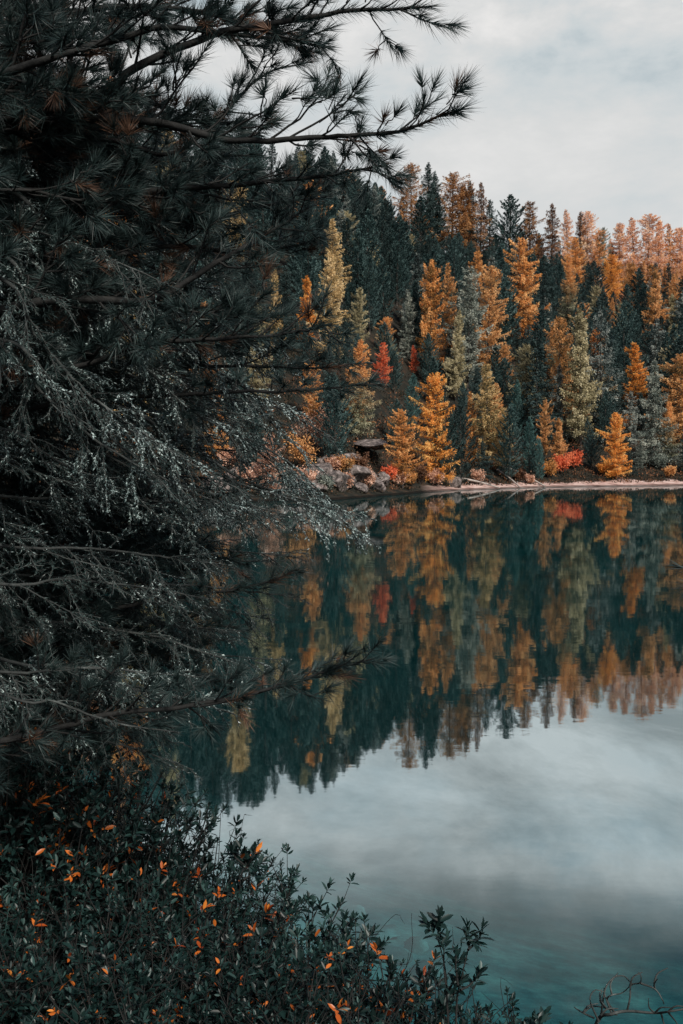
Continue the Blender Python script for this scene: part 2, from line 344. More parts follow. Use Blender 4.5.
def branchy_crown(rng, P, kind):
    mb = MB()
    tz = P[:, 2]
    if kind == 'larch':
        nb, z0, R, dens = int(rng.uniform(85, 120)), rng.uniform(.02, .12), rng.uniform(.185, .26), rng.uniform(170, 250); ex = rng.uniform(.42, .68)
        prof = lambda t: (1 - t)**ex * (.6 + .4 * min(1, (t + .06) / .25)) + .012
    elif kind == 'spruce':
        nb, z0, R, dens = int(rng.uniform(90, 125)), rng.uniform(.0, .05), rng.uniform(.18, .24), rng.uniform(170, 230); ex = rng.uniform(.68, .9)
        prof = lambda t: (1 - t)**ex + .01
    else:
        nb, z0, R, dens = 135, rng.uniform(.0, .06), rng.uniform(.165, .22), 150
        prof = lambda t: max(.05, (1 - t**2.4)) * (.6 + .4 * min(1, t / .25)) * 1.02
    ph = rng.uniform(0, 6)
    lobes = rng.uniform(.7, 1.25, 7); tiers = rng.uniform(.72, 1.2, 9)
    for i in range(nb):
        t = ((i + rng.uniform(0, 1)) / nb)**(1.05 if kind != 'pine' else .9)
        z = z0 + t * (.985 - z0)
        az = ph + i * 2.39996 + rng.normal(0, .25)
        lob = lobes[int((az % (2 * PI)) / (2 * PI) * 7) % 7]
        Ln = R * prof(t) * (rng.uniform(.5, 1.3) if kind != 'pine' else rng.uniform(.65, 1.15)) * lob
        if kind != 'pine': Ln *= tiers[int(t * 8.99)]
        if kind == 'larch' and rng.random() < .06: Ln *= 1.25
        o = np.array([np.interp(z, tz, P[:, 0]), np.interp(z, tz, P[:, 1]), z])
        h = np.array([math.cos(az), math.sin(az), 0])
        if kind == 'larch': e0, c = rng.uniform(-.25, .2) + .5 * t**2, rng.uniform(.1, .35)
        elif kind == 'spruce': e0, c = rng.uniform(-.55, -.15) + .75 * t**2, rng.uniform(.1, .45)
        else: e0, c = rng.uniform(-.05, .3) + .5 * t, rng.uniform(.3, .7)
        n = max(8, int(dens * (Ln / R)**.8 * 1.25) + 6)
        s = rng.beta(1.6, 1.1, n) if kind != 'pine' else rng.beta(2.6, 1.0, n)
        side = np.array([-h[1], h[0], 0])
        ctr = o + h * (s * Ln)[:, None] + np.array([0, 0, 1.0]) * (Ln * (e0 * s + c * s * s))[:, None]
        w = Ln * (.26 if kind == 'larch' else .24 if kind == 'spruce' else .3) * np.sin(np.clip(s * 1.15 + .12, 0, 1) * PI)**.7 + .006
        off = rng.normal(0, .55, n) * w
        ctr = ctr + side * off[:, None] - h * (abs(off) * .5)[:, None]
        if kind == 'pine':
            ctr[:, 2] += rng.normal(.0, .35, n) * w
            d = unit(h * .6 + np.array([0, 0, .8]) + rng.normal(0, .55, (n, 3)) + side * np.sign(off)[:, None] * .4)
            l = rng.uniform(.010, .022, n); wd = l * .38
        else:
            hang = rng.exponential(.012 if kind == 'larch' else .014, n)
            ctr[:, 2] -= hang * (.4 + s)
            d = unit(h * .7 + side * np.sign(off)[:, None] * .6 + np.array([0, 0, -.3 if kind == 'larch' else -.6]) + rng.normal(0, .5, (n, 3)))
            l = rng.uniform(.009, .021, n); wd = l * .36
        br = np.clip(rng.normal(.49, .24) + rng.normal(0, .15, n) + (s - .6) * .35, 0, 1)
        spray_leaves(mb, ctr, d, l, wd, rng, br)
        # the bough itself
        q = np.linspace(0, .9, 4)
        bp = o + h * (q * Ln)[:, None] + np.array([0, 0, 1.0]) * (Ln * (e0 * q + c * q * q))[:, None]
        tube(mb, bp, .0022 * (1 - q * .8) * (.4 + Ln / R), 3, .05)
    return mb

PROTO = {}
for kind, n in (('larch', 9), ('pine', 6), ('spruce', 6)):
    for i in range(n):
        rng = np.random.default_rng(100 + i * 7 + len(kind) * 31)
        tb, P = far_trunk(rng, .011 if kind == 'larch' else .013)
        cb = branchy_crown(rng, P, kind)
        tm = tb.mesh(kind + '_trunk', True); tm.materials.append(M['far_bark'])
        cm = cb.mesh(kind + '_crown'); cm.materials.append(M['dark'])
        PROTO.setdefault(kind, []).append((tm, cm))

TREES = []     # dict(root, px, top, depth, H, mat, kind, name)
KINDNAME = {'larch': 'larch_tree', 'pine': 'pine_tree', 'spruce': 'spruce_tree'}
def plant(x, y, H, kind, mat, wide=1.0, rng=RNG, variant=None):
    ps = PROTO[kind]; tm, cm = ps[int(rng.integers(len(ps))) if variant is None else variant % len(ps)]
    root = bpy.data.objects.new(KINDNAME[kind], None); COL.objects.link(root)
    root.location = (x, y, gz(x, y) - .05); root.empty_display_size = .5
    root.rotation_euler = (rng.normal(0, .015), rng.normal(0, .015), rng.uniform(0, 2 * PI))
    wide *= .98 if kind == 'larch' else 1.05; root.scale = (H * wide, H * wide, H)
    t = obj('trunk', tm, None, root)
    c = obj('crown', cm, None, root)
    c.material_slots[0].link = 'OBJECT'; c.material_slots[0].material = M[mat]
    top = project((x, y, gz(x, y) + H)); bot = project((x, y, gz(x, y)))
    rec = dict(root=root, px=top[0], top=top[1], bot=bot[1], Y=y, x=x, H=H, mat=mat, kind=kind, w=H * wide * .38 / y * FPX)
    TREES.append(rec)
    rec['cw'] = rec['w'] * (2.2 if mat == 'red' else 1)
    return rec

def by_top(px, py, H):
    """where on the hillside a tree of height H has its top on this sight line"""
    d = ray(px, py)
    Ys = np.arange(40, 300, .25)
    g = ground(d[0] * Ys, Ys); f = g + H - (3 + d[2] * Ys)
    ok = (Ys > np.interp(d[0] * Ys, FX, FY) + 2.0)
    idx = np.nonzero(ok & (f >= 0))[0]
    if len(idx) == 0:
        Y = np.interp(d[0] * 240, FX, FY) + 134
    else:
        Y = Ys[idx[0]]
    x = d[0] * Y
    return x, Y, 3 + d[2] * Y - gz(x, Y)

# px, top, height, kind, colour, width, short name for labels
HAND = [
 (523.5, 236, 18, 'larch', 'orange', .95, 'tall slim orange larch'),
 (568, 253, 14, 'larch', 'turning', .95, 'olive larch with an orange top'),
 (581, 305, 17, 'larch', 'olive', .95, 'tall pale olive larch'),
 (612, 253, 12, 'larch', 'vivid', 1.35, 'rounded blazing orange larch'),
 (655, 265, 14, 'larch', 'amber', 1.1, 'brown amber larch'),
 (636, 341, 10, 'larch', 'vivid', 1.3, 'pointed bright orange larch'),
 (617, 411, 7.6, 'larch', 'vivid', 1.2, 'small fiery larch by the beach'),
 (655, 356, 13, 'spruce', 'greygreen', 1.15, 'shaggy grey-green spruce by the beach'),
 (679, 352, 12, 'larch', 'amber', 1.2, 'amber larch beside the shaggy spruce'),
 (488, 362, 11.3, 'larch', 'gold', 1.15, 'golden larch over the fallen trunk'),
 (471, 390, 8, 'larch', 'orange', .9, 'narrow orange larch near the shore'),
 (470, 264, 17, 'larch', 'greygreen', 1.2, 'broad grey-green larch'),
 (488, 264, 15, 'larch', 'amber', .9, 'amber larch behind the broad grey-green one'),
 (457, 308, 12, 'larch', 'olive', .85, 'slender olive-gold larch'),
 (530, 416, 6.4, 'pine', 'teal', 1.0, 'teal young pine by the driftwood'),
 (540, 438, 4.6, 'pine', 'teal', 1.0, 'shortest teal pine on the beach'),
 (510, 404, 8, 'pine', 'dark', 1.05, 'dark pine above the fallen trunk'),
 (460, 402, 8.6, 'pine', 'deep', 1.0, 'near-black pine at the shore'),
 (443, 394, 9, 'pine', 'dark', .9, 'dark pine amid the orange boughs'),
 (559, 362, 9.5, 'spruce', 'silver', 1.0, 'silver-tipped dark spruce'),
 (604, 305, 16, 'spruce', 'silver', .95, 'tall spruce with pale drooping boughs'),
 (517, 379, 7, 'pine', 'teal', .95, 'small teal pine in the shade'),
 (538, 318, 15, 'spruce', 'deep', 1.05, 'broad black-green spruce'),
 (503, 406, 7, 'larch', 'gold', .9, 'little gold larch against dark pine'),
 (431, 257, 15.5, 'larch', 'orange', .9, 'twin orange larch of the pair'),
 (448, 260, 14.5, 'larch', 'amber', .85, 'browner twin of the larch pair'),
 (333, 216, 11, 'larch', 'gold', .9, 'upper gold larch'),
 (332, 250, 12, 'larch', 'gold', .95, 'big gold larch behind the needles'),
 (306, 274, 8, 'larch', 'vivid', 1.1, 'flame orange larch'),
 (359, 286, 8.5, 'larch', 'olive', .85, 'narrow olive larch'),
 (359, 337, 9.5, 'larch', 'turning', 1.15, 'wide half-turned larch'),
 (383, 341, 5.2, 'larch', 'red', 1.25, 'scarlet young tree'),
 (413, 344, 3.8, 'larch', 'red', 1.3, 'smaller scarlet tree'),
 (436, 371, 10.5, 'larch', 'vivid', .98, 'spreading orange larch at the shore'),
 (402, 407, 8.5, 'larch', 'orange', 1.0, 'ragged orange larch leaning over the ledge'),
 (412, 373, 6, 'pine', 'teal', 1.0, 'small teal pine above the orange larches'),
 (407, 288, 9.5, 'spruce', 'greygreen', 1.0, 'drooping grey-green spruce'),
 (370, 254, 10.5, 'pine', 'dark', 1.0, 'rounded dark pine'),
 (383, 257, 10.5, 'pine', 'dark', .9, 'second rounded dark pine'),
 (397, 241, 11, 'pine', 'dark', 1.0, 'high rounded dark pine'),
 (421, 195, 14, 'pine', 'dark', 1.0, 'dark pine under the skyline'),
 (434, 188, 14, 'pine', 'deep', 1.0, 'black pine under the skyline'),
 (455, 236, 12, 'pine', 'dark', 1.05, 'stout dark pine'),
 (412, 163, 13, 'larch', 'rust', 1.0, 'amber skyline larch'),
 (426, 160, 14, 'spruce', 'deep', .9, 'pointed black skyline spruce'),
 (437, 166, 13, 'spruce', 'deep', 1.0, 'second black skyline spruce'),
 (453, 171, 15, 'larch', 'rust', 1.3, 'broad brown-orange skyline larch'),
 (470, 169, 13, 'spruce', 'deep', .8, 'thin skyline spruce'),
 (463, 184, 14, 'larch', 'rust', 1.3, 'russet larch below the skyline'),
 (481, 179, 13, 'spruce', 'russet', .9, 'brown skyline spruce'),
 (490, 197, 13, 'spruce', 'deep', 1.0, 'dark skyline spruce beside the gap'),
 (510, 194, 14, 'pine', 'dark', 1.05, 'round-headed skyline pine'),
 (530, 200, 14, 'larch', 'rust', 1.15, 'rust skyline larch'),
 (552, 201, 14, 'spruce', 'russet', 1.0, 'brown-black skyline spruce'),
 (568, 208, 13, 'larch', 'pale', .9, 'pale orange skyline larch'),
 (579, 210, 13, 'spruce', 'russet', .9, 'dark spire on the skyline'),
 (588, 210, 13, 'larch', 'pale', .95, 'peach skyline larch'),
 (576, 236, 13, 'larch', 'orange', 1.1, 'orange larch under the skyline'),
 (604, 226, 11, 'larch', 'greygreen', .7, 'thin grey skyline larch'),
 (599, 229, 11, 'larch', 'orange', .8, 'slim orange skyline larch'),
 (620, 222, 13, 'larch', 'pale', 1.0, 'peach larch at the low saddle'),
 (634, 216, 13, 'larch', 'pale', 1.1, 'broad peach ridge larch'),
 (648, 213, 14, 'larch', 'pale', 1.0, 'highest peach ridge larch'),
 (660, 219, 13, 'larch', 'pale', 1.0, 'peach ridge larch past the highest'),
 (670, 222, 13, 'larch', 'orange', 1.0, 'orange ridge larch'),
 (681, 226, 13, 'larch', 'pale', 1.1, 'peach ridge larch at the picture edge'),
 (477, 250, 10, 'larch', 'orange', 1.0, 'half-hidden orange larch'),
 (311, 359, 6, 'larch', 'orange', 1.0, 'small orange larch behind the branches'),
 (335, 369, 8, 'pine', 'dark', 1.0, 'dark pine beside the half-turned larch'),
 (269, 432, 5, 'larch', 'pinkish', 1.2, 'pale peach sapling at the boulders'),
 (275, 267, 9, 'larch', 'gold', .8, 'gold larch seen through the needles'),
 (257, 300, 9, 'larch', 'olive', .9, 'olive-brown larch seen through the needles'),
 (218, 388, 6, 'larch', 'orange', .8, 'orange larch glimpsed under the limb'),
 (118, 165, 13, 'larch', 'vivid', 1.2, 'bright orange larch in a gap of the branches'),
 (130, 265, 13, 'larch', 'gold', 1.2, 'yellow larch in a gap of the branches'),
 (40, 70, 15, 'larch', 'orange', 1.2, 'orange larch high on the slope'),
 (75, 205, 13, 'larch', 'pale', 1.1, 'peach larch behind the lichened twigs'),
 (236, 330, 8, 'pine', 'dark', 1.1, 'dark pine behind the needles'),
 (205, 300, 9, 'larch', 'rust', .9, 'rusty larch behind the dark limb'),
 (545, 398, 7, 'larch', 'amber', .8, 'thin amber larch in the shade'),
 (668, 400, 8, 'larch', 'turning', 1.0, 'green-gold larch by the beach'),
 (640, 440, 3.4, 'larch', 'greygreen', 1.5, 'low grey-green larch on the beach edge'),
]
SKY_X = [-80, 0, 130, 250, 330, 410, 470, 520, 580, 604, 640, 683, 760, 900]
SKY_Y = [-30, 5, 60, 118, 142, 163, 172, 198, 210, 226, 214, 224, 232, 240]

def far_forest():
    rng = np.random.default_rng(21)
    for i, (px, py, H, kind, mat, wd, short) in enumerate(HAND):
        x, Y, h = by_top(px, py, H)
        h = min(max(h, H * .6), H * 1.5)
        r = plant(x, Y, h, kind, mat, wd * (H / h)**.5 * (1.3 if py < 232 else .95), rng)
        r['short'] = short
    hand = list(TREES)
    # the rest of the wood, set out over the whole slope
    pts = []
    cand = 14000
    for _ in range(cand):
        d = rng.uniform(3.5, 150)
        px = rng.uniform(-70, 880)
        rx = ray(px, 400)[0]
        Y = 0
        Yg = np.arange(45, 290, 1.0)
        dd = Yg - np.interp(rx * Yg, FX, FY)
        Y = float(np.interp(d, dd, Yg)); x = rx * Y
        sp = (3.9 if d < 85 else 3.6) if 300 < px < 745 else 6.0
        if any((x - a)**2 + (Y - b)**2 < sp * sp for a, b in pts): continue
        if any((x - t['x'])**2 + (Y - t['Y'])**2 < 7 for t in hand): continue
        u = rng.random()
        ridge = d > (85 if px > 590 else 100)
        if ridge and px > 470: kind, mat = [('larch', 'amber' if px > 590 else 'rust'), ('larch', 'orange'), ('spruce', 'deep'), ('pine', 'dark'), ('larch', 'pale'), ('spruce', 'russet')][int(rng.choice(6, p=[.16, .28, .06, .05, .4, .05] if px > 590 else [.14, .02, .34, .36, .0, .14]))]
        elif px < 330: kind, mat = [('larch', 'gold'), ('larch', 'orange'), ('pine', 'dark'), ('spruce', 'deep'), ('larch', 'olive')][int(rng.choice(5, p=[.02, .03, .58, .33, .04]))]
        else: kind, mat = [('pine', 'dark'), ('pine', 'deep'), ('spruce', 'deep'), ('spruce', 'silver'), ('larch', 'amber'), ('larch', 'olive'), ('larch', 'turning')][int(rng.choice(7, p=[.40, .17, .19, .09, .06, .05, .04]))]
        H = rng.uniform(9, 14.5) * (1 if d > 14 else rng.uniform(.35, .75))
        if ridge: H = rng.uniform(10, 13)
        wd = rng.uniform(.95, 1.3)
        g = gz(x, Y)
        tp = project((x, Y, g + H)); w = H * wd * .38 / Y * FPX
        if tp[1] < np.interp(tp[0], SKY_X, SKY_Y) + 2:
            continue
        if d < 14 and 272 < tp[0] < 396: continue
        bad = False
        for t in hand:
            if Y < t['Y'] and abs(tp[0] - t['px']) < (w * .3 + t['cw'] * .3) and tp[1] < t['top'] + (.6 if t['H'] > 7 else 1.05) * (t['bot'] - t['top']):
                bad = True; break
        if bad:
            H *= .55
            tp = project((x, Y, g + H))
            if H < 4 or any(Y < t['Y'] and abs(tp[0] - t['px']) < (w * .17 + t['cw'] * .3) and tp[1] < t['top'] + (.6 if t['H'] > 7 else 1.05) * (t['bot'] - t['top']) for t in hand): continue
        pts.append((x, Y))
        r = plant(x, Y, H, kind, mat, wd, rng)
    # leave out what neither the direct view nor the mirror view shows
    keep = set()
    for cz in (3.0, -3.0):
        cov = np.zeros((1024, 860), bool)
        for t in sorted(TREES, key=lambda q: q['Y']):
            g = gz(t['x'], t['Y']); dz = 3.0 - cz
            _, y1 = project((t['x'], t['Y'], g + t['H'] + dz)); xc, y0 = project((t['x'], t['Y'], g + dz))
            a, b = int(max(0, y1)), int(min(1023, y0))
            n = vis = 0
            for yy in range(a, b):
                hw = t['w'] * .42 * max(0.0, (yy - y1) / (y0 - y1))**.7
                l, r_ = int(max(0, xc + 90 - hw)), int(min(859, xc + 90 + hw + 1))
                seg = cov[yy, l:r_]; n += r_ - l; vis += (~seg).sum()
                cov[yy, int(l + hw * .25):max(l, int(r_ - hw * .25))] = True
            if vis > max(14, .05 * n): keep.add(id(t))
    gone = [t for t in TREES if id(t) not in keep and 'short' not in t and t['px'] < 745]
    for t in gone:
        for o in list(t['root'].children): bpy.data.objects.remove(o)
        bpy.data.objects.remove(t['root'])
    TREES[:] = [t for t in TREES if id(t) in keep or 'short' in t or t['px'] >= 745]
    from collections import Counter; open('/tmp/far.txt', 'w').write(str(Counter(t['kind'] for t in TREES)))

COLWORD = {'orange': 'orange', 'vivid': 'bright orange', 'pale': 'peach coloured', 'amber': 'amber', 'rust': 'rust brown', 'gold': 'golden', 'olive': 'olive-gold', 'turning': 'half-turned', 'russet': 'brownish',
           'red': 'scarlet', 'pinkish': 'peach', 'greygreen': 'grey-green', 'dark': 'dark green', 'deep': 'black-green', 'teal': 'teal', 'silver': 'pale-tipped'}
NTH = ['', 'second ', 'third ', 'fourth ', 'fifth ', 'sixth ', 'seventh ', 'eighth ', 'ninth ', 'tenth ']
def label_forest():
    hand = [t for t in TREES if 'short' in t]
    used = {}
    for t in TREES:
        cat = {'larch': 'larch', 'pine': 'pine', 'spruce': 'spruce'}[t['kind']]
        root = t['root']
        if 'short' in t:
            s = t['short']
            if len(s.split()) < 4: s += ' across the lake'
            tag(root, s, cat, 'trees on the far hillside'); continue
        best = min(hand, key=lambda h: (h['px'] - t['px'])**2 + (h['top'] - t['top'])**2)
        where = 'upslope of' if best['Y'] < t['Y'] else 'downslope of'
        key = (t['mat'], t['kind'], where, best['short'])
        used.setdefault(key, []).append((abs(best['Y'] - t['Y']), t))
    for (mat, kind, where, short), L in used.items():
        L.sort(key=lambda q: q[0])
        for i, (_, t) in enumerate(L):
            tag(t['root'], f"{NTH[min(i, 9)]}{COLWORD[mat]} {kind} {where} the {short}", kind, 'trees on the far hillside')

# ------------------------------------------------------------------ near conifers
def hang_vec(rng, n=None):
    return np.array([0, 0, -1.0])

def pine_branch(path, r0, rng, tuft_n=64, brown=.08, twig_len=(.16, .42), bare=.12, fill=1.0, up=.35, dead=0.):
    """returns (wood MB, needles MB, brown MB): a bough with side twigs and brush-like tufts at every twig end"""
    wood, nee, bro = MB(), MB(), MB()
    P = smooth_path(path, .035)
    P = P + np.cumsum(rng.normal(0, .0022, P.shape), 0)
    n = len(P); s = np.linspace(0, 1, n)
    tube(wood, P, r0 * (1 - s)**.75 + .0028, 7)
    T = unit(np.gradient(P, axis=0))
    tp, td, ta, tl = [], [], [], []
    def tuft(p, d, along, l): tp.append(p); td.append(d); ta.append(along); tl.append(l)
    total = n * .035
    def twig(o, d, l, r, depth):
        k = max(4, int(l / .04) + 1)
        q = np.linspace(0, 1, k)[:, None]
        bend = np.array([0, 0, rng.uniform(-.05, .5) * up * 2]) + rng.normal(0, .16, 3)
        Q = o + d * q * l + bend * (q**2) * l * .5
        wob = np.cumsum(rng.normal(0, .004, (k, 3)), 0); wob[0] = 0
        Q = Q + wob
        qq = q[:, 0]
        tube(wood, Q, r * (1 - .6 * qq) + .001, 4)
        e = unit(Q[-1] - Q[-2])
        alive = rng.random() > dead
        if alive: tuft(Q[-1] + e * .01, e, min(l * .55, rng.uniform(.07, .13)), rng.uniform(.06, .085))
        if depth < 2:
            ns = int(l / .075)
            for i in range(ns):
                f = rng.uniform(.25, .92)
                o2 = o + d * f * l + bend * f * f * l * .5
                sgn = 1 if rng.random() < .5 else -1
                ax = unit(np.cross(d, np.array([0, 0, 1.0]) + rng.normal(0, .5, 3)))
                a = rng.uniform(.5, .95)
                d2 = unit(d * math.cos(a) + sgn * ax * math.sin(a) + np.array([0, 0, rng.uniform(-.15, .35)]))
                twig(o2, d2, l * rng.uniform(.28, .5) * (1.1 - .4 * f), r * .6, depth + 1)
    m = int(total / .065 * fill)
    for i in range(m):
        f = bare + (1 - bare) * (i + rng.uniform(0, 1)) / m
        j = min(n - 1, int(f * (n - 1)))
        d = T[j]
        sgn = 1 if i % 2 else -1
        ax = unit(np.cross(d, np.array([0, 0, 1.0]) + rng.normal(0, .7, 3)))
        a = rng.uniform(.5, 1.05)
        d2 = unit(d * math.cos(a) + sgn * ax * math.sin(a) + np.array([0, 0, rng.uniform(-.25, .4)]))
        l = rng.uniform(*twig_len) * (1 - .62 * f**2)
        twig(P[j], d2, l, max(.0025, r0 * .3 * (1 - f) + .002), 0 if l > .16 else 1)
    for k in range(5):
        tuft(P[-1 - k * 2], T[-1 - k * 2], .08, rng.uniform(.06, .085))
    tp, td, ta, tl = np.array(tp), np.array(td), np.array(ta), np.array(tl)
    isb = rng.random(len(tp)) < brown
    for mbx, sel, cnt in ((nee, ~isb, tuft_n), (bro, isb, tuft_n)):
        if not sel.any(): continue
        K = sel.sum()
        u = rng.random((K, cnt)) ** .8
        base = tp[sel][:, None] - td[sel][:, None] * (ta[sel][:, None] * u)[..., None]
        dd = np.repeat(td[sel][:, None], cnt, 1)
        pr = perp(dd, rng)
        th = .15 + u * .75 + rng.normal(0, .16, (K, cnt))
        dv = dd * np.cos(th)[..., None] + pr * np.sin(th)[..., None]
        dv[..., 2] -= rng.uniform(0, .12, (K, cnt)); dv = unit(dv)
        le = tl[sel][:, None] * rng.uniform(.65, 1.15, (K, cnt))
        tri_leaves(mbx, base.reshape(-1, 3), dv.reshape(-1, 3), le.ravel(), .0026, rng, np.clip(rng.normal(.45, .18, K * cnt), 0, 1))
    return wood, nee, bro

def lichen_branch(path, r0, rng, twig_len=(.12, .4), liche=1.0, need=1.0, fill=1.0, droop=.5):
    """a spruce bough: fine hanging twigs, short needles, pale lichen crusting the twigs"""
    wood, nee, lic = MB(), MB(), MB()
    P = smooth_path(path, .03); P = P + np.cumsum(rng.normal(0, .002, P.shape), 0)
    n = len(P); s = np.linspace(0, 1, n)
    tube(wood, P, r0 * (1 - s)**.8 + .0022, 6)
    T = unit(np.gradient(P, axis=0))
    segs = []       # twig polylines, for needles and lichen
    def twig(o, d, l, r, depth):
        k = max(4, int(l / .03) + 1)
        q = np.linspace(0, 1, k)[:, None]
        bend = np.array([0, 0, -rng.uniform(.2, 1.) * droop]) + rng.normal(0, .12, 3)
        Q = o + d * q * l + bend * q**2 * l * .5
        wob = np.cumsum(rng.normal(0, .003, (k, 3)), 0); wob[0] = 0; Q = Q + wob
        tube(wood, Q, r * (1 - .6 * q[:, 0]) + .0009, 3)
        segs.append(Q)
        if depth < 2:
            for i in range(int(l / .05)):
                f = rng.uniform(.15, .95)
                o2 = Q[min(k - 1, int(f * (k - 1)))]
                ax = unit(np.cross(d, np.array([0, 0, 1.0]) + rng.normal(0, .4, 3))) * (1 if rng.random() < .5 else -1)
                a = rng.uniform(.5, .9)
                twig(o2, unit(d * math.cos(a) + ax * math.sin(a) + np.array([0, 0, -.2])), l * rng.uniform(.25, .5), r * .6, depth + 1)
    m = int(n * .03 / .05 * fill)
    for i in range(m):
        f = .08 + .92 * (i + rng.random()) / m; j = min(n - 1, int(f * (n - 1))); d = T[j]
        ax = unit(np.cross(d, np.array([0, 0, 1.0]) + rng.normal(0, .5, 3))) * (1 if i % 2 else -1)
        a = rng.uniform(.55, 1.1)
        twig(P[j], unit(d * math.cos(a) + ax * math.sin(a) + np.array([0, 0, -rng.uniform(0, .5)])), rng.uniform(*twig_len) * (1 - .6 * f * f), .0035 * (1 - f) + .0018, 0)
    pts, dirs = [], []
    for Q in segs + [P[n // 4:]]:
        L = np.linalg.norm(np.diff(Q, axis=0), axis=1); tot = L.sum(); c = np.r_[0, np.cumsum(L)]
        k = int(tot / .0025) + 1
        u = rng.uniform(.0, tot, k)
        pts.append(np.stack([np.interp(u, c, Q[:, z]) for z in range(3)], 1))
        dirs.append(unit(np.repeat((Q[-1] - Q[0])[None], k, 0)))
    pts = np.concatenate(pts); dirs = np.concatenate(dirs)
    kn = rng.random(len(pts)) < .6 * need
    p, d = pts[kn], dirs[kn]
    dv = unit(d * .75 + perp(d, rng) * .8)
    tri_leaves(nee, p, dv, rng.uniform(.012, .02, len(p)), .0026, rng, np.clip(rng.normal(.45, .2, len(p)), 0, 1))
    # lichen comes in patches
    ph = rng.uniform(0, 6, 3)
    patch = np.sin(pts[:, 0] * 9 + ph[0]) + np.sin(pts[:, 2] * 11 + ph[1]) + np.sin(pts[:, 1] * 8 + ph[2])
    kl = (patch > -.5) & (rng.random(len(pts)) < .55 * liche)
    p, d = pts[kl] + np.array([0, 0, .002]), dirs[kl]
    if len(p):
        dv = unit(d * 1.1 + rng.normal(0, .5, p.shape))
        spray_leaves(lic, p, dv, rng.uniform(.006, .015, len(p)), rng.uniform(.003, .005, len(p)), rng, np.clip(rng.normal(.45, .22, len(p)), 0, 1))
    return wood, nee, lic

def px_path(pts, Y0, Y1):
    n = len(pts)
    return [at(px, py, Y0 + (Y1 - Y0) * i / (n - 1)) for i, (px, py) in enumerate(pts)]

def near_trunk(x, y, z1, r, root, mat, lean=(0, 0)):
    z0 = gz(x, y) - .15
    z = np.linspace(0, z1 - z0, 24)
    rr = r * (1 - .8 * z / (z1 - z0)) + r * .5 * np.exp(-z / .15)
    mb = MB(); tube(mb, np.stack([lean[0] * z, lean[1] * z, z - .0], 1), rr, 14)
    o = obj('trunk', mb.mesh('trunk', True), mat, root)
    o.matrix_parent_inverse.identity()
    return o, z0

def branch_parts(root, base, wood, nee, extra, mats, extra_name):
    """a bough with its needles (and brown needles or lichen) as sub-parts; all meshes are in world coordinates, rooted at base"""
    for mbx in (wood, nee, extra):
        mbx.v = [v - base for v in mbx.v]
    b = obj('branch', wood.mesh('branch', True), mats[0], root)
    if nee.v: obj('needles', nee.mesh('needles'), mats[1], b)
    if extra.v: obj(extra_name, extra.mesh(extra_name), mats[2], b)

